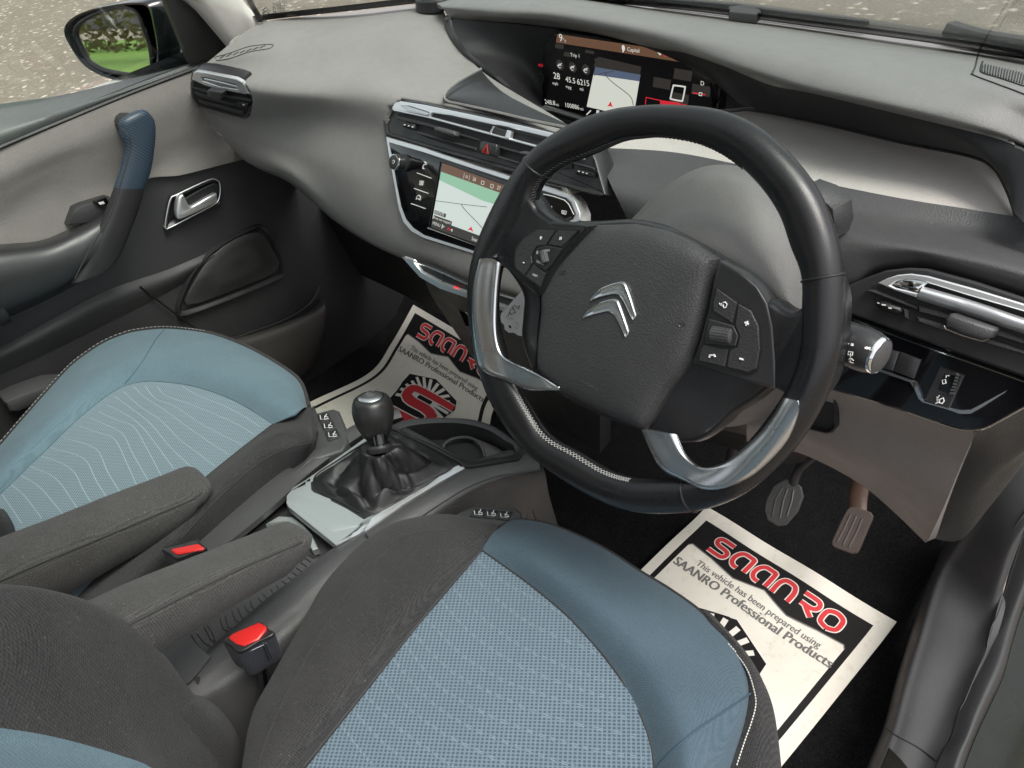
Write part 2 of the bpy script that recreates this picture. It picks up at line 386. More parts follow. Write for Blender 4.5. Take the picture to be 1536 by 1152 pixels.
def grass_mat():
    m, t, b = base_mat('meadow_grass'); co = objco(t); a = noise(t, 2.2, 5, .7, co); f = noise(t, 30, 3, .7, co)
    c = mixc(t, ramp(t, a.outputs[0], [(.3, g(0)), (.7, g(1))]), (.07, .15, .015), (.16, .27, .035)); c = mixc(t, mth(t, 'MULTIPLY', f.outputs[0], .5), c, (.05, .11, .01))
    lnk(t, c, b.inputs['Base Color']); b.inputs['Roughness'].default_value = .8; bump(t, b, f.outputs[0], .8, .03); return m

# ================================================================= the setting outside
GZ = -.35
b = B(); b.grid([[Vector((x, y, GZ)) for x in (-500, -3, 0, 3, 500)] for y in (-500, -3, 0, 3, 500)]); struct(b.build('ground', ground_mat(), flat=True))
b = B(); b.grid([[Vector((x, y, GZ+.02)) for x in (-90, -30, -9.5, -4.6)] for y in (-80, -30, -10, -3.4)]); struct(b.build('grass_verge', grass_mat(), flat=True))
b = B(); b.grid([[Vector((x, y, GZ+.035)) for x in (-60, -30, -12)] for y in (-19.5, -18.6)]); struct(b.build('pale_path', plain('path_gravel', (.45, .42, .36), .9), flat=True))
# a few bare winter trees past the grass, seen in the door mirror
bark = plastic('tree_bark', (.085, .07, .055), .9, 40, .6, 0, .1, .3); twig = plain('twigs_and_dead_leaves', (.20, .15, .07), .9, 0, .1)
def tree(i, x, y, h, lab):
    th = thing('tree', lab, 'tree', (x, y, GZ), 'winter trees past the grass'); b = B(); rnd = random.Random(i); tips = []
    def limb(p, d, L, r, lev):
        pts = [p]; q = p.copy(); dd = d.copy()
        for k in range(4):
            dd = (dd+Vector((rnd.uniform(-.16, .16), rnd.uniform(-.16, .16), .05))).normalized(); q = q+dd*L/4; pts.append(q.copy())
        b.tube(pts, [r*(1-.14*k) for k in range(5)], 6)
        tips.extend(pts[2:])
        if lev < 3:
            for k in range(4 if lev else 7):
                s = pts[rnd.randint(1 if lev else 2, 4)]; a = rnd.uniform(0, 6.28); nd = (dd*.7+Vector((math.cos(a), math.sin(a), rnd.uniform(.1, .7)))*.8).normalized(); limb(s, nd, L*.55, r*.45, lev+1)
    limb(Vector((x, y, GZ)), Vector((0, 0, 1)), h*.6, h*.028, 0); b.build('trunk', bark, th)
    c = B()
    for p in tips:
        for k in range(5):
            q = p+Vector((rnd.gauss(0, .5), rnd.gauss(0, .5), rnd.gauss(0, .4))); a = Vector((rnd.gauss(0, 1), rnd.gauss(0, 1), rnd.gauss(0, 1))).normalized()*.10; e = a.orthogonal().normalized()*.018
            c.add([q-a, q+e, q+a, q-e], [(0, 1, 2, 3)])
    c.build('crown', twig, th, flat=True)
TL = ['tall bare tree nearest the left edge of the mirror view', 'slim bare tree second from the left in the mirror view', 'spreading bare tree in the middle of the mirror view', 'short bushy brown tree in the middle of the mirror view', 'bare tree right of centre in the mirror view', 'bare tree closest to the car flank in the mirror view', 'thin far bare tree at the left in the mirror view', 'thin far bare tree at the right in the mirror view']
for i in range(8):
    tree(i+3, [-27, -22.5, -18, -15, -11.5, -8, -31, -5][i], [-26, -29, -27, -25, -28, -27, -38, -36][i], [11, 9, 10, 6, 10, 11, 12, 12][i], TL[i])
hedge = B(); rnd = random.Random(5)
for k in range(14000):
    q = Vector((rnd.uniform(-70, 20), -44+rnd.gauss(0, 2), GZ+abs(rnd.gauss(0, 1))*2.6)); a = Vector((rnd.gauss(0, 1), rnd.gauss(0, 1), rnd.gauss(0, 1))).normalized()*rnd.uniform(.15, .4); e = a.orthogonal().normalized()*.12
    hedge.add([q-a, q+e, q+a, q-e], [(0, 1, 2, 3)])
hw = hedge.build('far_woodland', plain('woodland_brown', (.20, .16, .09), .9, 0, .1), flat=True); hw['kind'] = 'stuff'; hw['label'] = 'brown far-off winter woodland seen in the door mirror'; hw['category'] = 'woodland'

# ================================================================= floor
b = B()
prof = [(-1.2, 0), (.30, 0), (.40, .02), (.52, .12), (.66, .34), (.74, .60)]
b.grid([[Vector((x, y, z)) for x in (-.80, -.4, 0, .3, .66)] for y, z in prof]); b.grid([[Vector((x, y, z-.01)) for x in (-.80, -.4, 0, .3, .66)] for y, z in prof])
struct(b.build('carpet_floor', M['carpet']))

# ================================================================= passenger door
door = thing('passenger_door', 'grey cloth and black plastic inside of the closed passenger door', 'car door', (-.78, -.1, .0))
def slab(name, ax, val, pts, mat, parent, prof, sm=False, dome=None, ang=40, k=5):
    return B().plate(W(ax, val, pts), nrm(ax), prof, sm, True, dome, 0, k).build(name, mat, parent, ang)
RND = lambda t, r: [(r*.3, -t), (0, -t+r*.3), (0, -r), (r*.3, -r*.3), (r, 0)]
slab('lower_panel', 'x', -.755, [(-120, 380), (-60, 330), (210, 262), (330, 238), (372, 232), (430, 240), (560, 300), (620, 420), (560, 600), (430, 640), (150, 760), (-120, 820)], M['black_soft'], door, RND(.05, .01))
# padded cloth panel with a soft hollow
clothp = loft('cloth_panel', [W('x', -.742, [(-60, 252, -.75), (0, 223, -.745), (100, 181), (200, 140), (297, 100, -.745), (330, 88, -.75)]),
   W('x', -.735, [(-60, 290), (60, 235), (150, 200), (230, 168), (300, 140), (345, 125)]),
   W('x', -.742, [(-60, 330), (60, 262), (125, 240), (200, 220), (300, 190), (365, 180)]),
   W('x', -.750, [(-60, 370), (60, 300), (130, 285), (230, 250), (310, 222), (380, 215)]),
   W('x', -.745, [(-80, 400), (0, 368), (60, 362), (110, 342), (160, 312), (215, 270), (270, 263), (330, 248), (372, 238), (392, 240)])], 60, 30, M['door_cloth'], door, .012)
loft('sill_pad', [W('x', -.80, [(-70, 170), (0, 156), (90, 143), (184, 121), (289, 95), (340, 78)]), W('x', -.77, [(-70, 195), (0, 178), (100, 160), (190, 130), (292, 96), (345, 80)]),
   W('x', -.745, [(-70, 225), (0, 200), (100, 165), (195, 133), (294, 98), (350, 82)]), W('x', -.747, [(-70, 248), (0, 219), (100, 177), (200, 136), (297, 100), (350, 84)])], 40, 14, M['pad'], door, .01)
B().tube(smooth(W('x', -.743, [(-60, 249), (0, 221), (100, 179), (200, 138), (297, 101)])), .0035, 6).build('seal_bead', M['rubber'], door)
arm = loft('armrest', [W('x', -.742, [(-60, 378), (0, 367), (60, 361), (110, 341), (152, 322), (170, 300)]), W('x', -.69, [(-60, 392), (0, 380), (70, 369), (112, 352), (148, 334), (160, 330)]),
   W('x', -.67, [(-60, 435), (0, 420), (60, 405), (105, 392), (130, 380), (145, 375)]), W('x', -.68, [(-60, 492), (0, 472), (60, 447), (103, 425), (118, 410), (128, 400)]), W('x', -.745, [(-60, 510), (0, 482), (60, 455), (105, 432), (122, 420), (135, 415)])], 34, 24, M['black_smooth'], door, .008)
loft('lower_crease', [W('x', -.752, [(-80, 540), (0, 520), (150, 440), (250, 405), (320, 375)]), W('x', -.742, [(-80, 560), (0, 538), (150, 462), (260, 418), (325, 382)]), W('x', -.753, [(-80, 590), (0, 562), (150, 490), (262, 432), (330, 388)])], 30, 12, M['black_soft'], door, .01)
# pull handle
prs = [((178, 190), (222, 168)), ((180, 205), (232, 183)), ((187, 222), (232, 215)), ((182, 250), (226, 255)), ((173, 275), (219, 275)), ((161, 310), (209, 310)), ((149, 340), (196, 345)), ((126, 385), (181, 380)), ((104, 425), (166, 400))]
pth, rr = [], []
for a, c in prs:
    p, q = PX(*a, 'x', -.685), PX(*c, 'x', -.685); pth.append((p+q)/2); rr.append((p-q).length/2)
fine = smooth(pth, False, 5); r2 = [x.x for x in smooth([Vector((r, 0, 0)) for r in rr], False, 5)]
wds = smooth([(PX(*a, 'x', -.685)-PX(*c, 'x', -.685)).normalized() for a, c in prs], False, 5)
def hring(i, sc=1, dx=0):
    wv = wds[i].normalized(); return [fine[i]+wv*(r2[i]*sc*math.copysign(abs(math.cos(a))**.8, math.cos(a)))+Vector((.012*sc*math.sin(a)+dx, 0, 0)) for a in [2*math.pi*k/22 for k in range(22)]]
def ptube(name, i0, i1, mat, par, e0=False, e1=False):
    G = [hring(i) for i in range(i0, i1)]
    if e0:
        back = (fine[i0]-fine[i0+3]).normalized(); G = [[p+back*h for p in hring(i0, sc)] for sc, h in ((.02, .010), (.5, .0095), (.8, .007), (.95, .003))]+G
    b = B(); b.grid(G, True); return b.build(name, mat, par, 60)
def denim():
    m, t, b = base_mat('blue_brushed_cap'); co = rotco(t, objco(t), .3, .9); s = t.nodes.new('ShaderNodeSeparateXYZ'); lnk(t, co, s.inputs[0])
    n = noise(t, 8, 2, .5, co); l = mth(t, 'SINE', mth(t, 'ADD', mth(t, 'MULTIPLY', s.outputs[2], 1500), mth(t, 'MULTIPLY', n.outputs[0], 60)))
    c = mixc(t, ramp(t, l, [(.55, g(0)), (.95, g(1))]), (.022, .036, .056), (.060, .090, .125)); lnk(t, c, b.inputs['Base Color']); b.inputs['Roughness'].default_value = .4; return m
M['cap'] = denim()
ptube('pull_handle', 21, len(fine), M['black_smooth'], door)
ptube('handle_cap', 0, 22, M['cap'], door, True)
B().tube(smooth([PX(181, 192, 'x', -.665), PX(192, 203, 'x', -.655), PX(196, 222, 'x', -.655), PX(185, 262, 'x', -.655), PX(166, 320, 'x', -.655), PX(140, 365, 'x', -.655), PX(112, 418, 'x', -.66)]), .0012, 5).build('handle_seam', M['thread_dark'], door)
B().tube([PX(200, 186, 'x', -.69), PX(190, 184, 'x', -.72), PX(184, 184, 'x', -.75)], [.016, .017, .018], 12).build('handle_mount', M['black_smooth'], door)
# window switch
slab('switch_pod', 'x', -.728, [(102, 338), (112, 313), (125, 307), (162, 296), (170, 298), (160, 330), (140, 336)], M['black_soft'], door, RND(.04, .006))
sw = slab('window_switch', 'x', -.722, [(141, 303), (160, 296), (164, 305), (150, 311)], M['gloss'], door, RND(.01, .002))
B().plate(W('x', -.720, [(147, 304), (155, 302), (157, 305), (150, 307)]), nrm('x'), [(0, 0), (0, .001)]).build('switch_icon', M['white'], sw)
# release handle: bowl, ring, lever
def c4(p): return cr(0, 80, 3.491, p)
bowl_o = c4([(880, 760), (930, 735), (1090, 660), (1140, 665), (1155, 690), (1150, 755), (1120, 795), (1000, 860), (890, 915), (865, 912), (862, 880)])
rel = B().plate(W('x', -.748, c4([(862, 915), (885, 760), (930, 735), (1100, 660), (1140, 662), (1156, 690), (1150, 760), (1130, 800), (900, 912)])), nrm('x'), [(0, -.004), (0, .004), (.003, .005), (.008, -.001), (.012, -.003)], True).build('release_recess', M['black_smooth'], door)
B().tube(smooth(W('x', -.743, c4([(866, 912), (872, 850), (893, 762), (930, 738), (1090, 664), (1135, 664), (1152, 690), (1148, 755), (1120, 792), (1000, 855), (890, 912)])), True, 4), .0012, 6, True).build('recess_ring', M['trim'], door)
B().plate(W('x', -.739, c4([(965, 765), (1100, 690), (1140, 690), (1135, 740), (1010, 795), (985, 800)])), nrm('x'), [(0, -.004), (0, 0), (.001, .001)], True).build('recess_hollow', M['black_dark'], rel)
hd = B(); hd.plate(W('x', -.728, c4([(925, 820), (935, 760), (960, 740), (975, 765), (990, 795), (1010, 800), (1125, 735), (1140, 755), (1130, 785), (1040, 830), (950, 868), (930, 860)])), nrm('x'), [(.001, -.014), (0, -.010), (0, -.003), (.001, -.001), (.003, 0)], True, k=3).build('release_handle', M['trim'], door)
# speaker
so_ = [(265, 467), (272, 440), (293, 400), (330, 366), (384, 338), (400, 343), (413, 362), (425, 405), (418, 418), (350, 447), (278, 473)]
spk = slab('speaker_surround', 'x', -.747, so_, M['black_smooth'], door, [(0, -.01), (0, .002), (.002, .006), (.006, .004), (.010, -.002)], True, k=3)
def grillemat():
    m, t, b = base_mat('perforated_grille'); co = objco(t); v = t.nodes.new('ShaderNodeTexVoronoi'); v.inputs['Scale'].default_value = 330; v.inputs['Randomness'].default_value = .05; lnk(t, co, v.inputs['Vector'])
    c = ramp(t, v.outputs['Distance'], [(.30, g(.003)), (.42, g(.035))]); lnk(t, c, b.inputs['Base Color']); b.inputs['Roughness'].default_value = .45; bump(t, b, v.outputs['Distance'], .5, .001); return m
M['grille'] = grillemat()
slab('speaker_grille', 'x', -.744, [(280, 458), (290, 425), (313, 390), (345, 362), (383, 348), (397, 355), (408, 372), (417, 404), (350, 436)], M['grille'], door, [(0, -.006), (0, 0), (.002, .002)], True, dome=[(.5, .005), (.1, .006)], k=3)
# map pocket
loft('map_pocket', [W('x', -.75, [(330, 512), (380, 500), (430, 482), (465, 466), (482, 448)]), W('x', -.705, [(335, 516), (385, 505), (435, 488), (472, 470), (486, 455)]), W('x', -.70, [(340, 530), (385, 535), (440, 520), (480, 500), (490, 470)]), W('x', -.73, [(360, 590), (400, 600), (440, 575), (470, 545), (488, 510)])], 30, 16, plastic('pocket_brown_black', (.045, .040, .037), .5, 620, .4), door, .008)
B().tube(smooth(W('x', -.742, [(210, 430), (290, 490), (330, 510)])+W('x', -.742, [(380, 497), (430, 478), (465, 455), (480, 430)])), .002, 5).build('pocket_seam', M['rubber'], door)
slab('lower_armrest_lip', 'x', -.70, [(8, 604), (30, 593), (75, 577), (100, 575), (70, 600), (30, 618), (16, 618)], M['grey_soft'], door, RND(.05, .006))
loft('door_window', [[Vector((-.79, y, .77-.00*y)) for y in (-.7, -.3, .0, .16)], [Vector((-.72, y, 1.15)) for y in (-.7, -.4, -.2, -.15)]], 6, 4, M['glass'], door, .003)
slab('quarter_trim', 'x', -.735, [(245, -10), (262, -10), (300, 20), (346, 73), (300, 93), (287, 95)], M['rubber'], door, RND(.02, .003))

# ================================================================= door mirror
mir = thing('door_mirror', 'dark painted door mirror outside the passenger window', 'mirror', (-.95, .15, .70))
mo = [(99, 47), (108, 28), (135, 14), (175, 5), (203, 2), (228, 6), (238, 40), (243, 75), (240, 105), (225, 118), (185, 121), (155, 113), (130, 98), (112, 75)]
mp = PX(170, 60, 'x', -.98)
glp = [(112, 46), (125, 30), (150, 18), (176, 11), (196, 13), (207, 22), (217, 48), (225, 75), (226, 110), (205, 114), (175, 110), (150, 104), (132, 91), (118, 66)]
inc = (mp-CAM).normalized(); want = Vector((-.42, -.90, -.012)).normalized(); mn = (want-inc).normalized()
def MP(u, v, h=0): d = ray(u, v); return CAM + d*((mp.dot(mn)+h - CAM.dot(mn))/d.dot(mn))
O = smooth([MP(*p) for p in mo], True, 4)
b = B(); cen = sum(O, Vector())/len(O); rings = []
bk = (-mn*.75+Vector((.25, .35, 0))).normalized()
for sc, h in ((.86, -.012), (.93, .004), (.98, .006), (1.0, 0), (1.03, -.02), (1.0, -.05), (.86, -.085), (.5, -.11), (.1, -.118)):
    rings.append([cen+(p-cen)*sc-bk*h for p in O])
b.grid(rings, True); b.build('mirror_housing', M['paint'], mir)
b = B(); b.plate([MP(*p, -.004) for p in glp], mn, [(0, -.006), (0, 0)], True, k=3); b.build('mirror_glass', M['mirror'], mir)
b = B(); g_ = smooth([MP(*p, -.001) for p in glp], True, 3); b.tube(g_, .0035, 6, True); b.build('glass_rim', M['rubber'], mir)
A1 = PX(222, 60, 'x', -.93); A2 = PX(290, 62, 'x', -.80)
loft('mirror_arm', [[PX(215, 8, 'x', -.97), PX(250, 8, 'x', -.90), PX(272, 30, 'x', -.82), PX(285, 60, 'x', -.79)], [PX(228, 45, 'x', -.94), PX(255, 50, 'x', -.87), PX(275, 60, 'x', -.81), PX(290, 85, 'x', -.78)], [PX(232, 112, 'x', -.95), PX(250, 108, 'x', -.90), PX(272, 100, 'x', -.82), PX(290, 93, 'x', -.79)]], 16, 12, M['paint'], mir, .03)

# ================================================================= pillar and glass
pc_ = [W('x', -.77, [(245, -25, -.76), (285, 15), (334, 74, -.78)]), W('x', -.70, [(266, -25, -.69), (304, 15), (349, 74, -.715)]), W('x', -.685, [(300, -25, -.675), (338, 20), (375, 74, -.70)]), W('x', -.685, [(335, -25, -.675), (368, 22), (393, 63, -.70)]), W('x', -.70, [(345, -25, -.69), (372, 10), (391, 30), (394, 62, -.71)])]
b = shell(B(), loftG(pc_, 30, 16), .02)
shell(b, loftG([[c_[0], c_[0].lerp(Vector(t_), .5)+Vector((-.02, 0, .03)), Vector(t_)] for c_, t_ in zip(pc_, [(-.66, -.52, 1.37), (-.645, -.52, 1.375), (-.62, -.52, 1.385), (-.60, -.50, 1.39), (-.595, -.48, 1.40)])], 14, 16), .02)
tag(b.build('windscreen_pillar', M['cream']), 'pale cream cloth pillar beside the windscreen on the passenger side', 'pillar')
ws_base = [PX(376, 36, 'z', .785), PX(393, 29, 'z', .79), PX(520, 15, 'z', .80), PX(640, 2, 'z', .80), PX(780, -6, 'z', .80), PX(1000, 11, 'z', .80), PX(1200, 36, 'z', .80), PX(1460, 72, 'z', .80), PX(1620, 104, 'z', .79)]
ws_top = [Vector((-.58, -.52, 1.36)), Vector((-.3, -.48, 1.42)), Vector((0, -.46, 1.44)), Vector((.3, -.48, 1.42)), Vector((.60, -.52, 1.36))]
ws = thing('windscreen', 'large curved windscreen glass above the dashboard', 'windscreen', (0, .45, .80))
loft('glass_pane', [ws_base, ws_top], 30, 12, M['glass'], ws, .003)
gb = smooth(ws_base); b = B()
for r0, r1 in ((0, .014),):
    up = Vector((0, -.55, .5)).normalized(); b.grid([[p-up*.004 for p in gb], [p+up*r1 for p in gb]]); b.grid([[p-up*.004+Vector((0, .002, 0)) for p in gb], [p+up*r1+Vector((0, .002, 0)) for p in gb]])
b.build('black_border', M['rubber'], ws)
ga = [PX(368, -12, 'x', -.66), PX(378, 8, 'x', -.66), PX(392, 32, 'x', -.66)]
B().tube(ga, .005, 6).build('edge_seal', M['rubber'], ws)
b = B()
for dy in (0, 4.5):
    line(b, [PX(394, 16+dy, 'y', .30), PX(399, 11+dy, 'y', .30), PX(404, 16+dy, 'y', .30)], .0012)
for k in range(4):
    T(['m43R 001', 'xx 0582', 'E2 43R-II', 'oo'][k], 'y', .30, (411, 10+k*4), (411+[22, 15, 18, 6][k], 9.2+k*4), b)
b.build('etched_mark', M['grey_print'], ws)
# scuttle and wipers outside the glass
cow = thing('wiper_scuttle', 'brown-black scuttle strip beyond the windscreen base', 'scuttle', (.2, .55, .76))
loft('scuttle_panel', [W('z', .775, [(880, -18), (1000, 8), (1150, 28), (1300, 48), (1460, 72), (1640, 105)]), W('z', .785, [(900, -30), (1000, -3), (1150, 14), (1300, 34), (1430, 52), (1640, 84)]), W('z', .76, [(900, -38), (1000, -10), (1150, 8), (1300, 28), (1430, 48), (1640, 78)])], 30, 8, plastic('scuttle_plastic', (.075, .07, .062), .5, 500, .4, .3), cow, .01)
def wiper(pa, hw, lab):
    th = thing('wiper', lab, 'wiper', PX(*pa[0], 'z', .80), 'wipers beyond the windscreen'); B().tube(smooth([PX(*p, 'z', .80) for p in pa]), hw, 6).build('wiper_blade', M['rubber'], th)
    return th
w1 = wiper([(985, 3), (1094, 12), (1170, 22), (1300, 38)], .006, 'left windscreen wiper with its square black clip')
B().plate([PX(*p, 'z', .81) for p in [(1092, 8), (1125, 6), (1142, 14), (1135, 21), (1094, 17)]], Vector((0, 0, 1)), RND(.012, .003)).build('wiper_clip', M['grey_soft'], w1)
w2 = wiper([(1425, 46), (1470, 60), (1540, 72), (1640, 88)], .011, 'right windscreen wiper at the driver corner of the glass')

# ================================================================= dashboard
dash = thing('dashboard', 'long grey and black dashboard across the front of the car', 'dashboard', (0, .3, .45))
body = loft('dash_panel', [
    W('z', .79, [(352, 60, .785), (393, 34), (470, 24), (540, 16), (600, 9), (662, 4)]),
    W('z', .785, [(318, 88, .772), (390, 68), (470, 58), (560, 50), (620, 46), (678, 46, .778)]),
    W('z', .765, [(296, 106, .757), (390, 100), (470, 97), (560, 94), (640, 94), (722, 106, .75)]),
    W('z', .755, [(286, 122, .742), (390, 138, .745), (500, 141, .75), (592, 147, .757), (740, 174, .748), (872, 204, .735)]),
    W('face', -.002, [(288, 150, .02), (372, 178, .004), (480, 185), (582, 208), (740, 240), (860, 262)]),
    W('y', .13, [(300, 172, .125), (366, 208), (440, 232), (520, 268, .122), (600, 310, .118), (740, 395, .100), (820, 425, .10)]),
    W('y', .115, [(335, 205, .13), (365, 238, .13), (432, 262, .115), (500, 318, .11), (560, 358, .103), (640, 394, .096), (712, 428, .092), (777, 447, .092), (820, 465, .092)]),
    W('y', .16, [(350, 222, .16), (380, 248, .16), (436, 272, .15), (500, 326, .14), (560, 364, .13), (640, 400, .13), (712, 434, .12), (777, 455, .12), (820, 475, .12)]),
    W('y', .26, [(352, 225), (382, 252), (436, 276), (500, 330), (560, 368), (640, 404), (712, 440), (777, 460), (820, 480)])], 200, 140, M['dash'], dash, .003)
loft('underdash', [W('y', .30, [(345, 200), (420, 262), (500, 322), (600, 385), (760, 450), (1000, 560), (1250, 640)]), W('y', .34, [(360, 260), (430, 330), (500, 390), (600, 440), (760, 520), (1000, 640), (1200, 700)])], 20, 6, M['black_dark'], dash, .02)
bvd = bvh_of([body])
def inside(p, poly):
    c = False
    for k in range(len(poly)):
        a, q = poly[k-1], poly[k]
        if (a[1] > p[1]) != (q[1] > p[1]) and p[0] < (q[0]-a[0])*(p[1]-a[1])/(q[1]-a[1])+a[0]: c = not c
    return c
def to_px(p):
    d = p-CAM; z = d.dot(FW); return 768+FPX*d.dot(RT)/z, 576-FPX*d.dot(UPV)/z
def push_in(o, poly, n, dist, sc=.93):
    cx = sum(p[0] for p in poly)/len(poly); cy = sum(p[1] for p in poly)/len(poly); pl = [(cx+(p[0]-cx)*sc, cy+(p[1]-cy)*sc) for p in poly]; bs = BASE[o.name]
    for v in o.data.vertices:
        if inside(to_px(v.co+bs), pl): v.co = v.co-n*dist
b = B(); pa = drape(bvd, [(386, 146), (406, 151)], .0004)
if len(pa) == 2: text_on(b, 'AIRBAG', pa[0], pa[1], (CAM-pa[0]).normalized(), tall=.9)
b.build('airbag_lettering', M['grey_soft'], dash)
sg = drape(bvd, dens([(323, 86), (345, 80), (375, 70), (408, 67), (404, 73), (375, 78), (345, 88), (325, 91)]), .0006)
b = B(); b.tube(sg, .0005, 5, True); b.build('defroster_slot', M['rubber'], dash)
b = B()
for k in range(7):
    q = drape(bvd, [(330+k*10, 88-k*2.6), (338+k*10, 83-k*2.4)], .0006)
    if len(q) == 2: line(b, q, .0009)
b.build('defroster_grille', M['grey_soft'], dash)
# black sensor dome at the far dash edge
pc = PX(650, 2, 'z', .80); b = B(); b.grid([[pc+Vector((math.cos(a)*r*1.3, math.sin(a)*r, h)) for a in [i*math.pi/10 for i in range(20)]] for r, h in ((.028, -.01), (.027, .006), (.020, .013), (.008, .016), (.001, .0165))], True); b.build('sun_sensor', M['black_smooth'], dash)

# ---- hood over the displays
lip = [(677, 29), (740, 33), (790, 37), (833, 40), (900, 51), (982, 71), (1052, 83), (1105, 106), (1157, 127), (1209, 137), (1314, 162), (1453, 196), (1510, 212), (1560, 235), (1640, 290)]
hood = loft('display_hood', [
    W('z', .785, [(644, -4), (740, -20), (850, -14), (1000, 9), (1150, 29), (1300, 49), (1460, 70), (1536, 87), (1680, 117)]),
    W('z', .815, [(655, 5, .805), (740, -4), (850, 4), (1000, 34), (1150, 56), (1300, 82), (1460, 115), (1536, 138), (1680, 190)]),
    W('z', .822, [(662, 10, .808), (740, 10), (850, 18), (1000, 47), (1150, 80), (1300, 115), (1460, 158, .812), (1536, 180, .805), (1680, 250, .79)]),
    W('z', .812, [(667, 17, .802), (740, 24), (840, 31), (990, 62), (1110, 99), (1210, 129), (1314, 152), (1453, 184, .803), (1536, 214, .795), (1640, 275, .78)]),
    W('z', .80, [(672, 24, .797), (740, 31), (834, 37), (985, 68), (1105, 104), (1209, 135), (1314, 160), (1453, 194, .795), (1510, 210, .79), (1560, 233, .785), (1640, 288, .77)]),
    W('z', .792, [(p[0], p[1]+1) for p in lip])], 110, 44, M['dash_hood'], dash, .006)
nose = [(677, 29, .795), (681, 45, .785), (690, 62, .778), (705, 80, .765), (726, 98, .755), (752, 124, .74), (796, 155, .722), (826, 162, .715), (885, 180, .708), (960, 205, .70)]
loft('hood_nose', [W('z', .80, [(672, 22, .797), (666, 26, .792), (668, 43, .782), (677, 62, .772), (697, 86, .758), (720, 105, .747), (748, 131, .733), (794, 163, .717), (826, 169, .711), (884, 187, .704), (960, 212, .696)]), W('z', .80, [(676, 25, .799), (672, 30, .795), (674, 44, .785), (683, 61, .776), (701, 83, .763), (723, 101, .752), (750, 127, .737), (795, 158, .721), (826, 165, .715), (884, 183, .708), (960, 208, .699)]), W('z', .80, nose)], 60, 8, M['black_soft'], dash, .01)
well = loft('display_well', [W('z', .80, [(lip[0][0], lip[0][1], .795)]+nose[1:8]), W('y', .385, [(760, 35), (765, 50), (772, 70), (780, 90), (790, 110), (800, 130), (808, 150), (815, 165)]), W('y', .405, [(838, 44), (835, 60), (832, 80), (828, 100), (825, 120), (822, 140), (818, 160), (816, 175)])], 40, 20, M['black_dark'], dash, .004)
loft('hood_underside', [W('z', .792, [(p[0], p[1]) for p in lip]), W('y', .37, [(740, 40, .39), (800, 46, .41), (860, 48, .415), (920, 58, .415), (1000, 82, .41), (1066, 118, .40), (1100, 150), (1133, 163), (1244, 185, .35), (1349, 210, .33), (1453, 231, .30), (1490, 250, .285), (1515, 290, .26), (1527, 326, .23), (1640, 420, .2)])], 90, 10, M['black_dark'], dash, .004, smv=False)
loft('display_sill', [W('z', .80, nose[6:]+[(1090, 205, .70)]), W('y', .40, [(800, 160), (818, 162), (860, 174), (960, 195), (1090, 215)])], 30, 5, M['black_smooth'], dash, .004)
# dark dished tray left of the binnacle
loft('dished_tray', [drape(bvd, dens([(667, 144), (676, 132), (700, 115), (722, 103)]), .001) or W('z', .76, [(667, 144), (722, 103)]), W('z', .762, [(664, 148), (700, 143), (740, 140), (760, 142)]), W('z', .757, [(668, 151), (740, 167), (800, 180), (872, 196)])], 30, 12, M['black_smooth'], dash, .004)
line(B(), smooth(W('z', .765, [(722, 103), (696, 117), (677, 130), (667, 142), (670, 151), (690, 156), (740, 167), (800, 181), (860, 193)])), .0018).build('tray_rim', M['dash'], dash)

# ---- instrument display
scr = [(836, 51), (1078, 87), (1062, 207), (818, 154)]
disp = thing('tmp', 't', 't', (0, 0, 0)); bpy.data.objects.remove(disp)
dis = slab('instrument_display', 'dial', 0, [(833, 47), (1085, 84), (1070, 215), (1000, 205), (813, 158), (805, 150), (797, 110), (797, 83)], M['gloss'], dash, [(0, -.02), (0, -.002), (.002, 0)])
def emis(name, col, s=1.0):
    m = plain(name, col, .18, s*.62); m.node_tree.nodes['Principled BSDF'].inputs['Base Color'].default_value = (*[x*.06 for x in col], 1); return m
M['e_bg'] = emis('display_black', (.010, .010, .011), .35); M['e_brown'] = emis('display_brown', (.16, .085, .05), .75); M['e_white'] = emis('display_white', (.8, .8, .74), .75)
M['e_map'] = emis('display_map', (.72, .74, .66), .78); M['e_sky'] = emis('display_map_sky', (.10, .13, .20), .8); M['e_red'] = emis('display_red', (.8, .03, .05), .7); M['e_grey'] = emis('display_grey', (.05, .045, .04), .6)
M['e_green'] = emis('display_green', (.30, .55, .38), .8); M['e_road'] = emis('display_road', (.06, .06, .07), .4); M['e_pale'] = emis('display_pale', (.66, .74, .70), .8)
def S(u, v, h=.0006):  # bilinear place on the display
    a = PX(*scr[0], 'dial', h); bb = PX(*scr[1], 'dial', h); c = PX(*scr[2], 'dial', h); d = PX(*scr[3], 'dial', h); return a.lerp(bb, u).lerp(d.lerp(c, u), v)
DN = nrm('dial')
def rect(b, f, u0, v0, u1, v1, h, mi=0): return b.add([f(u0, v0, h), f(u1, v0, h), f(u1, v1, h), f(u0, v1, h)], [(0, 1, 2, 3)], mi)
mats = [M['e_bg'], M['e_brown'], M['e_white'], M['e_map'], M['e_sky'], M['e_red'], M['e_grey'], M['e_road']]
b = B(); rect(b, S, 0, 0, 1, 1, .0006, 0); rect(b, S, 0, 0, 1, .115, .001, 1)
for k in range(10): rect(b, S, .0+(k % 5)*.07, .13+(k//5)*.09+(.02 if k % 2 else 0), .06+(k % 5)*.07, .19+(k//5)*.09, .0009, 6 if k % 3 == 0 else 0)
for k in range(9): rect(b, S, .66+(k % 3)*.11, .2+(k//3)*.15, .76+(k % 3)*.11, .33+(k//3)*.15, .0009, 6 if k % 2 else 0)
P_ = lambda u, v, h=.0009: PX(u, v, 'dial', h)
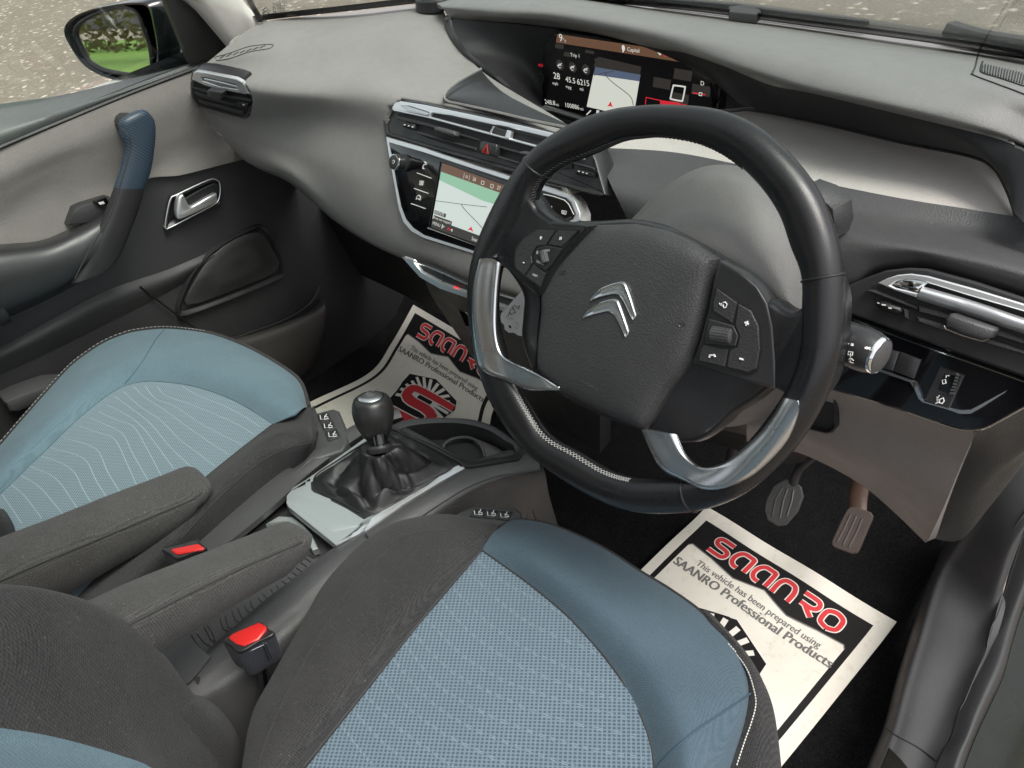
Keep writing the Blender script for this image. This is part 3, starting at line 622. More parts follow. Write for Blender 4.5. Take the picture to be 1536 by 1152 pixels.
b.add([P_(897, 85), P_(962, 100), P_(960, 112), P_(890, 100)], [(0, 1, 2, 3)], 6)
b.add([P_(893, 100), P_(961, 112), P_(959, 122), P_(890, 112)], [(0, 1, 2, 3)], 4)
b.add([P_(890, 112), P_(959, 122), P_(950, 176), P_(880, 160)], [(0, 1, 2, 3)], 3)
line(b, [P_(891, 113, .0012), P_(908, 109, .0012), P_(920, 107, .0012)], .0004, mi=7); line(b, smooth([P_(908, 109, .0012), P_(910, 115, .0012), P_(922, 126, .0012), P_(938, 138, .0012), P_(947, 147, .0012), P_(950, 158, .0012)]), .0005, mi=7)
b.add([P_(916, 152, .0014), P_(919, 161, .0014), P_(915, 159, .0014), P_(911, 160, .0014)], [(0, 1, 2, 3)], 5)
kt = dict(mi=2, off=.0014)
def TD(s, l, r, **k): kk = dict(kt); kk.update(k); text_on(b, s, PX(*l, 'dial', 0), PX(*r, 'dial', 0), DN, **kk)
TD('9', (840, 61), (845, 62)); TD('°c', (846, 62), (850, 63)); TD('Capital', (942, 76), (960, 78.5)); TD('Trip 1', (857, 84), (870, 86))
TD('28', (831.5, 117), (841, 119)); TD('45.5', (849.5, 122), (864, 125)); TD('6215', (867, 126), (885, 129))
TD('mph', (830, 126), (838, 127.5)); TD('mpg', (850, 131), (858, 133)); TD('mi', (871, 135), (876, 136)); TD('248.8', (818.5, 155), (834, 157.5)); TD('mi', (835, 158), (839, 159)); TD('100886', (849.5, 160), (870, 164)); TD('mi', (871.5, 164.5), (876, 165.5))
for cx, cy in ((840, 97.5), (859, 101), (879, 104.5)):
    cc = P_(cx, cy, .0012); r = .0075; e1 = Vector((1, 0, 0)); e2 = Vector((0, 0, 1))
    b.add([cc+(e1*math.cos(a)+e2*math.sin(a))*r for a in [i*math.pi/8 for i in range(16)]], [tuple(range(16))], 6)
    line(b, [cc+e1*-.004+e2*-.001-Vector((0, .001, 0)), cc+e1*.001+e2*.0005-Vector((0, .001, 0)), cc+e1*.004+e2*.003-Vector((0, .001, 0))], .0006, mi=2); line(b, [cc+e1*(.003*math.cos(a))+e2*(-.001+.003*math.sin(a))-Vector((0, .001, 0)) for a in [i*.9 for i in range(7)]], .0004, mi=2)
line(b, [P_(880, 172, .0015), P_(886, 166, .0015)], .0009, mi=2); b.add([P_(895, 165, .0015), P_(899, 166, .0015), P_(898, 172, .0015), P_(894, 171, .0015)], [(0, 1, 2, 3)], 2)
cc = P_(935, 72, .0014); b.add([cc+Vector((math.cos(a)*.0028, 0, math.sin(a)*.004)) for a in [i*math.pi/6 for i in range(12)]], [tuple(range(12))], 2); line(b, [P_(935, 75, .0014), P_(934.5, 78, .0014)], .001, mi=2)
line(b, smooth([P_(1011, 128, .0015), P_(1026, 130, .0015), P_(1027.5, 132, .0015), P_(1024, 150, .0015), P_(1022, 151.5, .0015), P_(1007, 148.5, .0015), P_(1006, 146, .0015), P_(1010, 129, .0015)], True, 3), .0010, True, 2)
line(b, [P_(1039, 139, .0015), P_(1049, 141, .0015)], .0007, mi=5); line(b, [P_(1053, 141.5, .0015), P_(1058, 142, .0015)], .0007, mi=5); line(b, [P_(1049, 139, .0015), P_(1053, 139.5, .0015), P_(1052.5, 143.5, .0015), P_(1048.5, 143, .0015)], .0006, True, 2)
line(b, [P_(968, 157, .0015), P_(969, 146, .0015), P_(992, 151, .0015), P_(1020, 155, .0015)], .0006, mi=5); b.add([P_(990, 151, .0013), P_(1030, 157, .0013), P_(1028, 165, .0013), P_(990, 160, .0013)], [(0, 1, 2, 3)], 5)
TD('D', (1052, 127), (1057, 128)); line(b, [P_(987, 77, .0015), P_(991, 82, .0015)], .0014, mi=2); line(b, [P_(993, 79, .0015), P_(1000, 84, .0015)], .0014, mi=5)
b.build('instrument_readout', mats, dis)
b = B(); text_on(b, 'SERVICE', P_(802, 98, 0), P_(816, 99.5, 0), DN, off=.002, bold=.0001); b.build('warning_lamp', M['e_red'], dis)
b = B(); text_on(b, 'TRIP', P_(803, 118, 0), P_(811, 120, 0), DN, off=.002); line(b, smooth([P_(802, 111, .002), P_(814, 112, .002), P_(813, 126, .002), P_(807, 128, .002), P_(801, 124, .002)], True, 3), .0004, True); b.build('trip_button', M['grey_soft'], dis)
# right warning-light pod of the display
B().plate([P_(1064, 124, .001), P_(1068, 124, .001), P_(1078, 150, .001), P_(1070, 165, .001)], DN, [(0, -.01), (0, 0)]).build('display_end', M['gloss'], dis)

# ---- driver side: pale tray strip and grained lower panel
loft('tray_strip', [W('z', .73, [(880, 198), (940, 168), (1087, 166), (1133, 166), (1244, 188), (1349, 213), (1453, 234), (1490, 252)]), W('z', .728, [(890, 206), (940, 185), (1100, 190), (1250, 215), (1400, 246), (1480, 268), (1512, 288)]), W('z', .735, [(895, 222), (1000, 227), (1105, 246), (1209, 269), (1349, 297), (1450, 313), (1525, 326)])], 60, 14, M['taupe_light'], dash, .006)
line(B(), smooth(W('z', .737, [(940, 166), (1087, 166), (1133, 165), (1244, 187), (1349, 212), (1453, 233), (1490, 251), (1512, 288), (1525, 326)])), .0022).build('strip_bead', M['black_smooth'], dash)
lowp = loft('driver_side_panel', [
    W('z', .738, [(880, 221), (1000, 227), (1105, 246), (1209, 269), (1349, 297), (1525, 325), (1560, 332), (1700, 380)]),
    W('z', .728, [(898, 240), (1000, 262), (1105, 285), (1209, 308), (1349, 335), (1525, 365), (1700, 420)]),
    W('face', .004, [(920, 285), (1000, 310), (1105, 340), (1209, 355), (1349, 366), (1525, 400), (1700, 460)]),
    W('face', .001, [(943, 333), (1000, 365), (1105, 410), (1200, 425), (1269, 421), (1310, 398), (1363, 388), (1391, 389), (1450, 407), (1536, 433), (1700, 500)]),
    W('face', -.012, [(946, 340), (1000, 380), (1105, 430), (1200, 442), (1272, 434), (1310, 412), (1363, 403), (1391, 404), (1450, 422), (1536, 450), (1700, 515)])], 110, 30, M['grey_soft'], dash, .008)
# ---- centre vents
FO = -.0055
PLANES['face'] = lambda h: (fnn, .235/fl + h + FO)
push_in(body, [(579, 203), (579, 163), (600, 149), (700, 167), (800, 191), (888, 220), (912, 293), (905, 296), (860, 284), (640, 222)], fnn, .03, .985)
push_in(body, cr(570, 140, 4.607, [(40, 298), (300, 372), (600, 475), (930, 580), (1310, 700), (1384, 830), (1300, 920), (1100, 1150), (900, 1180), (650, 1112), (300, 1002), (160, 892), (98, 640)]), fnn, .03, .98)
c46 = lambda p: cr(570, 140, 4.607, p)
vent = slab('centre_vent', 'face', .006, [(579, 203), (576, 184), (579, 163), (588, 152), (600, 149), (630, 152), (700, 167), (800, 191), (866, 210), (888, 220), (897, 240), (912, 293), (905, 296), (860, 284), (780, 262), (640, 222)], M['black_smooth'], dash, [(0, -.03), (0, 0), (.002, .003), (.005, .002), (.006, -.001)], False)
slab('vent_cavity', 'face', .0062, c46([(130, 140), (350, 135), (780, 232), (900, 262), (1330, 365), (1330, 520), (1020, 520), (800, 440), (540, 380), (330, 310), (250, 270), (250, 225), (110, 160)]), M['black_dark'], vent, [(0, -.002), (0, .0005)])
def strip(name, ax, h, pts, mat, par, prof=None, **k): return slab(name, ax, h, pts, mat, par, prof or [(0, -.006), (0, -.001), (.001, 0)], **k)
strip('upper_trim', 'face', .012, c46([(78, 106), (98, 66), (140, 54), (300, 78), (600, 140), (1000, 228), (1350, 312), (1440, 340), (1440, 372), (1330, 345), (900, 238), (780, 215), (480, 150), (352, 132), (338, 160), (200, 130)]), M['trim'], vent)
strip('second_trim', 'face', .013, c46([(80, 106), (338, 158), (1130, 372), (1400, 440), (1400, 455), (1125, 388), (330, 172), (90, 122)]), M['trim'], vent)
B().plate(W('face', .0135, c46([(140, 82), (200, 84), (330, 125), (346, 140), (322, 152), (190, 118)])), fnn, [(0, -.001), (0, 0), (.002, -.0015)]).build('trim_facet', M['steel'], vent)
for a in ([(765, 274), (785, 228), (868, 256), (858, 300)],):
    strip('vent_bridge', 'face', .0125, c46(a), M['black_soft'], vent)
for a in ([(752, 272), (778, 226), (786, 230), (764, 276)], [(858, 306), (875, 252), (905, 262), (890, 318)]): strip('vent_upright', 'face', .014, c46(a), M['trim'], vent)
for n_, a in enumerate(([(110, 150), (330, 205), (670, 312), (690, 330), (330, 232), (110, 178)], [(250, 262), (660, 376), (660, 392), (250, 280)], [(820, 360), (1060, 430), (1060, 448), (820, 380)], [(810, 430), (1010, 490), (1010, 506), (810, 448)], [(1330, 470), (1480, 515), (1480, 530), (1330, 490)])):
    strip('vent_slat', 'face', .011, c46(a), M['black_soft'], vent, [(0, -.012), (0, -.001), (.001, 0)])
for a in ([(365, 232), (400, 230), (512, 262), (512, 290), (495, 300), (370, 262)], [(955, 402), (990, 396), (1080, 425), (1080, 450), (960, 425)]): strip('vent_tab', 'face', .020, c46(a), M['grey_soft'], vent, [(0, -.014), (0, -.003), (.0015, -.0006), (.003, 0)])
for a in ([(155, 208), (170, 195), (240, 212), (236, 245), (225, 252), (155, 235)], [(1345, 528), (1360, 515), (1480, 545), (1470, 580), (1350, 560)]):
    o = strip('vent_thumbwheel', 'face', .012, c46(a), M['rubber'], vent, [(0, -.006), (0, -.002), (.002, .001), (.004, .002)])
    b = B(); cx = [sum(p[0] for p in a)/len(a), sum(p[1] for p in a)/len(a)]
    for d in (-26, 2, 28): q = c46([(cx[0]+d, cx[1]+d*.27)])[0]; b.plate([PX(q[0]+s*1.2, q[1]+t*1.0, 'face', .0148) for s, t in ((-1, -1), (1, -.7), (1, 1), (-1, .7))], fnn, [(0, 0), (0, .0003)])
    b.build('thumbwheel_mark', M['white'], o)
for k in range(17):
    if k in (8,): continue
    x = 390+k*52; a = c46([(x, 140+(x-350)*.243), (x-8, 205+(x-350)*.255)]); line(B(), [PX(*a[0], 'face', .005), PX(*a[1], 'face', .005)], .0006).build('vent_fin', M['grey_soft'], vent)
hz = strip('hazard_button', 'face', .017, c46([(690, 330), (705, 326), (802, 352), (805, 372), (790, 432), (775, 434), (680, 405), (678, 395)]), M['black_smooth'], vent, [(0, -.012), (0, -.002), (.0012, -.0005), (.0025, 0)])
b = B(); tri = [PX(*p, 'face', .0178) for p in c46([(742, 352), (748, 418), (705, 402)])]; line(b, tri, .0008, True, 0); t2 = [tri[0].lerp(sum(tri, Vector())/3, .35), tri[1].lerp(sum(tri, Vector())/3, .35), tri[2].lerp(sum(tri, Vector())/3, .35)]; line(b, t2, .0005, True, 0); b.build('hazard_triangle', emis('hazard_red', (.75, .06, .05), .35), hz)

# ---- touch screen panel
tp_out = [(40, 298), (300, 372), (600, 475), (930, 580), (1160, 645), (1310, 700), (1350, 745), (1384, 830), (1384, 880), (1300, 920), (1100, 1150), (900, 1180), (650, 1112), (300, 1002), (215, 955), (160, 892), (128, 800), (98, 640), (58, 420)]
tp = slab('infotainment_panel', 'face', .010, c46(tp_out), M['trim'], dash, [(0, -.02), (0, -.002), (.001, 0), (.003, 0)], False)
tp_in = [(66, 338), (300, 405), (600, 505), (930, 612), (1130, 672), (1290, 722), (1320, 752), (1350, 830), (1330, 870), (1250, 900), (1080, 1120), (880, 1150), (650, 1088), (310, 980), (235, 930), (185, 870), (150, 780), (120, 630), (85, 430)]
gl = B().plate(W('face', .0105, c46(tp_in)), fnn, [(0, -.001), (0, .001), (.0015, .0018)]).build('gloss_face', M['gloss'], tp)
b = B()
for a in ([(255, 550), (355, 587)], [(235, 657), (333, 692)], [(215, 762), (313, 797)], [(330, 930), (680, 1058)]): q = c46(a); line(b, [PX(*q[0], 'face', .0128), PX(*q[1], 'face', .0128)], .0005)
def ic(b, ax, h, pts, r=.0005, closed=False, mi=0, sm=False):
    w_ = W(ax, h, pts); line(b, smooth(w_, closed, 4) if sm else w_, r, closed, mi)
def tic(fn, pts): return fn(pts)
ic(b, 'face', .0128, c46([(318, 492), (302, 495), (296, 518), (305, 520)]), .0007, sm=True)
for i in range(2):
    for j in range(2): ic(b, 'face', .0128, c46([(276+i*14-j*3, 605+j*16), (286+i*14-j*3, 608+j*16), (284+i*14-j*3, 618+j*16), (274+i*14-j*3, 615+j*16)]), .0005, True)
ic(b, 'face', .0128, c46([(250, 735), (255, 712), (270, 704), (280, 715), (276, 738), (268, 730), (256, 728)]), .0006, True)
b.build('panel_icons', M['white'], tp)
# rotary knob
kc = PX(*c46([(135, 472)])[0], 'face', .030); k0 = PX(*c46([(168, 482)])[0], 'face', .012); e1 = fnn.orthogonal().normalized(); e2 = fnn.cross(e1)
def disc(b, c, n, prof, seg=28, mi=0):
    a1 = n.orthogonal().normalized(); a2 = n.cross(a1)
    b.grid([[c+(a1*math.cos(t)+a2*math.sin(t))*max(r, 1e-5)+n*h for t in [2*math.pi*i/seg for i in range(seg)]] for r, h in prof], True, mi); return b
kn = disc(B(), k0, fnn, [(.0125, 0), (.0125, .004), (.0105, .005), (.0105, .016), (.0100, .0185), (.0085, .019), (0, .019)]).build('volume_knob', M['black_smooth'], tp)
b = disc(B(), k0, fnn, [(.0106, .015), (.0111, .0165), (.0104, .0192), (.0092, .0196)]); b.build('knob_ring', M['chrome'], kn)
b = B(); q = k0+fnn*.0196; line(b, [q+(e1*math.cos(t)+e2*math.sin(t))*.0022 for t in [i*.6 for i in range(10)]], .0004); b.build('power_icon', M['white'], kn)
# screen
s0 = c46([(432, 482), (1010, 690), (905, 1128), (352, 925)])
def TS(u, v, h=.0125):
    a, bb, c, d = [PX(*p, 'face', h) for p in s0]; return a.lerp(bb, u).lerp(d.lerp(c, u), v)
mats2 = [M['e_pale'], M['e_green'], M['e_brown'], M['e_white'], M['e_road'], M['e_red'], M['e_grey']]
b = B(); rect(b, TS, 0, 0, 1, 1, .0125, 0); rect(b, TS, 0, 0, 1, .13, .0130, 2); b.add([TS(0, .13, .0129), TS(1, .13, .0129), TS(1, .30, .0129), TS(.55, .33, .0129), TS(0, .26, .0129)], [(0, 1, 2, 3, 4)], 1); rect(b, TS, 0, .86, 1, 1, .0130, 6)
line(b, [TS(0, .58, .0131), TS(.3, .50, .0131), TS(.62, .40, .0131)], .0004, mi=4); line(b, smooth([TS(.32, .50, .0131), TS(.38, .56, .0131), TS(.55, .68, .0131), TS(.72, .82, .0131), TS(.76, .86, .0131)]), .0004, mi=4)
b.add([TS(.49, .77, .0132), TS(.525, .84, .0132), TS(.49, .825, .0132), TS(.455, .84, .0132)], [(0, 1, 2, 3)], 5)
rect(b, TS, .01, .72, .16, .78, .0130, 6); rect(b, TS, .01, .80, .25, .86, .0130, 6)
ft = lambda s, u0, v0, u1, v1, mi=3, **k: text_on(b, s, TS(u0, v0, 0.0125), TS(u1, v1, 0.0125), fnn, off=.001, mi=mi, **k)
ft('MENU', .02, .945, .12, .945); ft('Search...', .53, .965, .67, .965); ft('26', .40, .09, .44, .09); ft('27', .69, .09, .73, .09); ft('| o |', .29, .09, .36, .09); ft('km/h', .03, .77, .14, .77); ft('Area not mapped', .02, .85, .24, .85)
for u in (.50, .61, .80): ic_ = [TS(u, .05, .0134), TS(u+.03, .05, .0134), TS(u+.03, .10, .0134), TS(u, .10, .0134)]; line(b, ic_, .0004, True, 3)
line(b, [TS(.14, .96, .0134), TS(.14, .90, .0134), TS(.17, .92, .0134), TS(.145, .935, .0134)], .0006, mi=3); line(b, [TS(.21, .95, .0134), TS(.225, .91, .0134), TS(.24, .95, .0134)], .0006, mi=5); line(b, [TS(.255, .93, .0134), TS(.27, .915, .0134), TS(.27, .95, .0134)], .0006, mi=3)
b.build('touch_screen', mats2, tp)
b = B(); c = [PX(*p, 'face', .0127) for p in c46([(418, 472), (1020, 688), (912, 1142), (338, 928)])]; line(b, c, .0009, True); b.build('screen_frame', M['rubber'], tp)
# climate touch icons right of the screen
b = B(); ic(b, 'face', .0128, c46([(1130, 697), (1200, 712), (1275, 738), (1305, 768), (1340, 838)]), .0005)
for cx, cy in ((1172, 788), (1272, 822)):
    ic(b, 'face', .0128, c46([(cx-16, cy-12), (cx+16, cy-6), (cx+12, cy+14), (cx-14, cy+8)]), .0005, True); ic(b, 'face', .0128, c46([(cx-8, cy-4), (cx-2, cy+4), (cx+6, cy-2)]), .0005)
ic(b, 'face', .0128, c46([(1092, 765), (1096, 780)])); ic(b, 'face', .0128, c46([(1094, 830), (1108, 822)]), .0005); b.build('climate_icons', M['white'], tp)

FO = 0
# ---- lower storage lip with the parking brake switch
lipt = slab('storage_flap', 'y', .078, [(604, 386), (640, 399), (704, 428), (777, 452), (777, 476), (704, 449), (650, 424), (630, 412)], M['black_dark'], dash, [(0, -.006), (0, 0)])
b = B(); b.tube(W('y', .074, [(604, 386), (640, 399), (704, 427.5), (777, 450)]), .0011, 6); b.build('flap_upper_trim', M['chrome'], lipt)
B().plate(W('y', .073, [(604, 387), (618, 392), (632, 409), (662, 425), (704, 441), (777, 468), (777, 475), (704, 448), (660, 433), (630, 416)]), nrm('y'), [(0, -.006), (0, 0)]).build('flap_lower_trim', M['trim'], lipt)
line(B(), W('y', .076, [(663, 411), (664, 430)]), .0006).build('button_gap', M['rubber'], lipt)
b = B(); o0 = PX(685, 432, 'y', .075)
line(b, [o0+Vector((.0022*math.cos(t), 0, .0022*math.sin(t))) for t in [i*.55 for i in range(12)]], .0005); line(b, [o0+Vector((-.0036, 0, .002)), o0+Vector((-.0042, 0, 0)), o0+Vector((-.0036, 0, -.002))], .0005); line(b, [o0+Vector((.0036, 0, .002)), o0+Vector((.0042, 0, 0)), o0+Vector((.0036, 0, -.002))], .0005); b.build('brake_lamp', emis('brake_red', (.9, .01, .02), 1.6), lipt)
# stack leg under the flap, down to the tunnel
loft('stack_leg', [W('y', .12, [(634, 408, .13), (662, 428), (704, 447), (777, 474), (900, 520)]), W('y', .15, [(648, 445), (668, 455), (710, 478), (777, 505), (900, 560)]), W('y', .20, [(690, 508), (712, 520), (740, 535), (790, 560), (900, 620)]), W('y', .24, [(745, 590), (760, 600), (790, 615), (830, 640), (900, 680)])], 26, 16, M['black_soft'], dash, .03)
B().plate(W('y', .135, [(688, 464), (705, 469), (708, 490), (699, 488)]), nrm('y'), [(0, -.001), (0, .001), (.002, 0)]).build('socket_cover', M['gloss'], dash)
disc(B(), PX(753, 457, 'y', .09), Vector((0, -1, .1)).normalized(), [(.010, -.02), (.010, 0), (.0085, .002), (.006, .002), (.0055, -.004), (0, -.004)]).build('accessory_socket', M['gloss'], dash)

# ---- passenger end vent
evo = cr(0, 0, 2.56, [(733, 300), (738, 275), (755, 266), (800, 270), (900, 292), (930, 303), (955, 345), (973, 385), (970, 405), (955, 445), (938, 455), (900, 445), (765, 408), (742, 375)])
evp = drape(bvd, [(292, 122), (378, 155), (300, 158), (370, 174), (320, 106), (362, 124)], 0)
evn = ((evp[1]-evp[0]).cross(evp[4]+evp[5]-evp[2]-evp[3])).normalized(); evn = evn if evn.dot(CAM-evp[0]) > 0 else -evn
evd = sum(p.dot(evn) for p in evp)/len(evp) + .0005; push_in(body, evo, evn, .03, .97)
PLANES['vp'] = lambda h: (evn, evd + h)
_nrm = nrm
def nrm(ax): return evn if ax == 'vp' else _nrm(ax)
c26 = lambda p: cr(0, 0, 2.56, p)
ev = slab('end_vent', 'vp', 0.0020, c26([(733, 300), (738, 275), (755, 266), (800, 270), (900, 292), (930, 303), (955, 345), (973, 385), (970, 405), (955, 445), (938, 455), (900, 445), (765, 408), (742, 375)]), M['black_smooth'], dash, [(0, -.02), (0, 0), (.0015, .002), (.004, .001), (.005, -.001)], False)
slab('vent_cavity', 'vp', 0.0025, c26([(745, 300), (770, 290), (900, 320), (940, 350), (962, 390), (945, 440), (770, 400), (750, 370)]), M['black_dark'], ev, [(0, -.001), (0, .0004)])
strip('upper_trim', 'vp', 0.0080, c26([(736, 305), (740, 282), (752, 274), (790, 279), (905, 303), (928, 315), (958, 362), (935, 362), (915, 345), (905, 325), (785, 297), (768, 295), (778, 312), (840, 332), (925, 345), (940, 362), (850, 345), (790, 330)]), M['trim'], ev)
strip('trim_facet', 'vp', 0.0075, c26([(780, 300), (850, 316), (905, 330), (925, 348), (850, 336), (790, 315)]), M['steel'], ev)
for a in ([(742, 335), (790, 347), (960, 385), (965, 393), (790, 358), (744, 343)], [(745, 352), (790, 368), (905, 400), (905, 410), (790, 380), (746, 362)], [(760, 385), (900, 422), (935, 430), (930, 440), (765, 396)]): strip('vent_slat', 'vp', 0.0070, c26(a), M['black_soft'], ev, [(0, -.010), (0, -.001), (.0008, 0)])
strip('vent_tab', 'vp', 0.0160, c26([(792, 352), (800, 345), (858, 355), (850, 380), (840, 386), (793, 370)]), M['grey_soft'], ev, [(0, -.014), (0, -.003), (.0015, -.0006), (.003, 0)])
ow = strip('vent_thumbwheel', 'vp', 0.0080, c26([(905, 392), (915, 388), (955, 398), (950, 415), (920, 416), (907, 408)]), M['rubber'], ev, [(0, -.006), (0, -.002), (.002, .001)])
b = B(); b.plate([PX(365.5+s*1.4, 157+t*1.2, 'vp', 0.0095) for s, t in ((-1, -1), (1, -.6), (1, 1), (-1, .6))], evn, [(0, 0), (0, .0003)]); b.build('thumbwheel_mark', M['white'], ow)

# ---- driver side vent and gloss switch panel
c42 = lambda p: cr(1180, 380, 4.267, p)
rv = slab('driver_vent', 'face', .008, c42([(300, 235), (380, 212), (520, 150), (640, 108), (780, 92), (900, 98), (1200, 178), (1519, 284), (1900, 420), (1900, 960), (1519, 790), (1100, 640), (800, 530), (560, 440), (380, 380), (300, 350)]), M['black_smooth'], dash, [(0, -.03), (0, 0), (.002, .002)], False)
slab('vent_cavity', 'face', .0105, c42([(560, 200), (860, 180), (1519, 370), (1900, 480), (1900, 760), (1519, 640), (830, 440), (700, 400), (560, 320)]), M['black_dark'], rv, [(0, -.001), (0, .0006)])
strip('upper_trim', 'face', .018, c42([(582, 190), (640, 160), (710, 138), (790, 130), (900, 145), (1200, 228), (1519, 325), (1900, 440), (1900, 500), (1519, 372), (1150, 265), (900, 188), (840, 172), (760, 166), (700, 180), (665, 205), (700, 222), (840, 256), (826, 282), (700, 240)]), M['trim'], rv)
B().plate(W('face', .0175, c42([(680, 200), (740, 170), (800, 164), (870, 178), (900, 192), (850, 232), (835, 245), (760, 232)])), fnn, [(0, -.002), (0, -.001), (.002, 0)]).build('trim_facet', M['chrome'], rv)
b = B(); G = loftG([W('face', .016, c42([(872, 210), (1200, 305), (1519, 412), (1900, 530)])), W('face', .0225, c42([(858, 232), (1200, 330), (1519, 440), (1900, 560)])), W('face', .022, c42([(842, 262), (1190, 372), (1519, 480), (1900, 600)])), W('face', .014, c42([(830, 292), (1180, 405), (1519, 515), (1900, 635)]))], 24, 10)
shell(b, G, .003).build('sliding_trim_bar', M['trim'], rv)
for a in ([(498, 236), (560, 232), (838, 345), (832, 366), (560, 262)], [(838, 330), (1180, 428), (1519, 548), (1900, 690), (1900, 740), (1519, 590), (1010, 425), (838, 378)], [(830, 405), (1010, 458), (1519, 625), (1900, 760), (1900, 800), (1519, 655), (1000, 500), (830, 440)], [(740, 350), (775, 362), (770, 420), (745, 410)]):
    strip('vent_slat', 'face', .0165, c42(a), M['black_soft'], rv, [(0, -.012), (0, -.002), (.0015, 0)])
strip('vent_tab', 'face', .031, c42([(1008, 420), (1040, 388), (1060, 386), (1325, 478), (1332, 500), (1300, 545), (1250, 556), (1130, 520), (1012, 468)]), M['grey_soft'], rv, [(0, -.018), (0, -.004), (.0015, -.001), (.003, 0)])
line(B(), W('face', .0285, c42([(1010, 462), (1020, 484), (1130, 528), (1250, 562), (1300, 548)])), .0008).build('tab_edge', M['chrome'], rv)
o = strip('vent_thumbwheel', 'face', .017, c42([(568, 330), (590, 303), (625, 304), (738, 344), (738, 380), (700, 392), (600, 362)]), M['rubber'], rv, [(0, -.01), (0, -.003), (.002, 0), (.004, .0015)])
b = B()
for cx, cy, s in ((588, 318, .8), (622, 330, 1.3), (662, 350, 1.1)): q = c42([(cx, cy)])[0]; b.plate([PX(q[0]+e*2.2*s, q[1]+f*1.1*s, 'face', .019) for e, f in ((-1, -1), (1, -.4), (1, 1), (-1, .5))], fnn, [(0, 0), (0, .0004)])
b.build('thumbwheel_mark', M['white'], o)
gp = slab('switch_panel', 'face', .004, c42([(230, 330), (376, 352), (560, 425), (800, 520), (1100, 632), (1519, 775), (1900, 925), (1900, 900), (1700, 900), (1519, 985), (1350, 1078), (1270, 1118), (1200, 1132), (1100, 1126), (900, 1062), (700, 990), (500, 930), (280, 866), (100, 800)]), M['gloss'], dash, [(0, -.02), (0, -.001), (.001, 0)])
line(B(), smooth(W('face', .011, c42([(300, 385), (380, 405), (560, 475), (800, 568), (1519, 822), (1900, 960)]))), .0008).build('panel_trim_line', M['steel_dark'], gp)
line(B(), smooth(W('face', .004, c42([(280, 867), (500, 932), (700, 992), (900, 1064), (1100, 1127), (1200, 1133), (1270, 1119), (1350, 1080), (1519, 987), (1600, 940)]))), .0007).build('lower_trim_line', M['chrome'], gp)
b = B(); b.plate(W('face', .0055, c42([(585, 742), (600, 738), (795, 808), (820, 818), (838, 850), (862, 925), (885, 945), (1045, 990), (1120, 1002), (1180, 998), (1250, 960), (1410, 875), (1395, 895), (1255, 985), (1180, 1028), (1110, 1030), (1040, 1005), (868, 955), (845, 935), (812, 860), (790, 828), (600, 760)])), fnn, [(0, -.003), (0, 0), (.0004, .0006)]); b.build('switch_trim', M['steel'], gp)
B().plate(W('face', .0065, c42([(800, 822), (822, 820), (860, 905), (862, 935), (845, 930)])), fnn, [(0, -.002), (0, 0)]).build('trim_corner', M['chrome'], gp)
for a in ([(560, 590), (722, 630), (680, 752), (600, 730)], [(730, 632), (860, 680), (812, 802), (682, 752)]): strip('blank_switch', 'face', .006, c42(a), M['black_smooth'], gp, [(0, -.003), (0, 0), (.001, .0008)])
hl = strip('headlamp_adjuster', 'face', .0058, c42([(980, 724), (1136, 780), (1040, 996), (882, 938)]), M['black_smooth'], gp, [(0, -.003), (0, 0), (.0008, .0008)])
strip('adjuster_window', 'face', .0070, c42([(1012, 770), (1112, 790), (1062, 908), (968, 868)]), M['gloss'], hl, [(0, -.002), (0, 0)])
whl = B()
for k in range(7): t_ = k/6; q = c42([(1050+42*(1-t_)-6, 775+125*t_-4), (1100+2*(1-t_)-26*t_, 790+110*t_-4)]); whl.tube([PX(q[0][0], q[0][1], 'face', .0085), PX(q[1][0], q[1][1], 'face', .0085)], .0011, 6)
whl.build('adjuster_wheel', M['grey_soft'], hl)
b = B(); ic(b, 'face', .0088, c42([(995, 812), (1015, 806), (1020, 830), (1000, 836)]), .0006, True); ic(b, 'face', .0088, c42([(1020, 795), (1022, 780)]), .0005); ic(b, 'face', .0088, c42([(1030, 782), (1040, 784)]), .0005)
ic(b, 'face', .0078, c42([(980, 935), (1002, 925), (1008, 945), (995, 962), (975, 955)]), .0006, True)
for k in range(4): ic(b, 'face', .0078, c42([(958+k*1, 920+k*12), (972, 924+k*11)]), .0004)
for p in ((972, 912), (955, 958)): ic(b, 'face', .0078, c42([p, (p[0]+3, p[1]+3)]), .0009)
b.build('adjuster_marks', M['white'], hl)
# ---- knee panel and the dark dash end
loft('knee_panel', [
    W('face', -.001, [(1120, 560), (1215, 578), (1280, 592), (1344, 611), (1400, 630), (1440, 643), (1464, 648)]),
    W('y', .128, [(1120, 595), (1210, 600), (1280, 620), (1340, 640), (1395, 660), (1430, 672), (1448, 682)]),
    W('y', .128, [(1120, 640), (1195, 646), (1260, 672), (1320, 700), (1370, 725), (1400, 740), (1418, 755)]),
    W('y', .150, [(1120, 655), (1192, 662), (1255, 690), (1315, 722), (1362, 760), (1388, 790), (1394, 806)]),
    W('y', .175, [(1120, 662), (1188, 676), (1245, 700), (1300, 733), (1345, 772), (1374, 800), (1388, 814)])], 46, 30, M['taupe'], dash, .008)
loft('column_surround', [W('face', -.004, [(1060, 470), (1150, 500), (1230, 560)]), W('y', .15, [(1050, 560), (1130, 590), (1215, 620)]), W('y', .2, [(1060, 640), (1130, 655), (1200, 665)])], 12, 8, M['black_dark'], dash, .01)
slab('knee_recess', 'y', .124, [(1180, 575), (1254, 588), (1256, 640), (1250, 648), (1240, 650), (1200, 640), (1180, 636)], M['black_dark'], dash, [(0, -.01), (0, .001), (.002, .0015), (.004, -.002)])
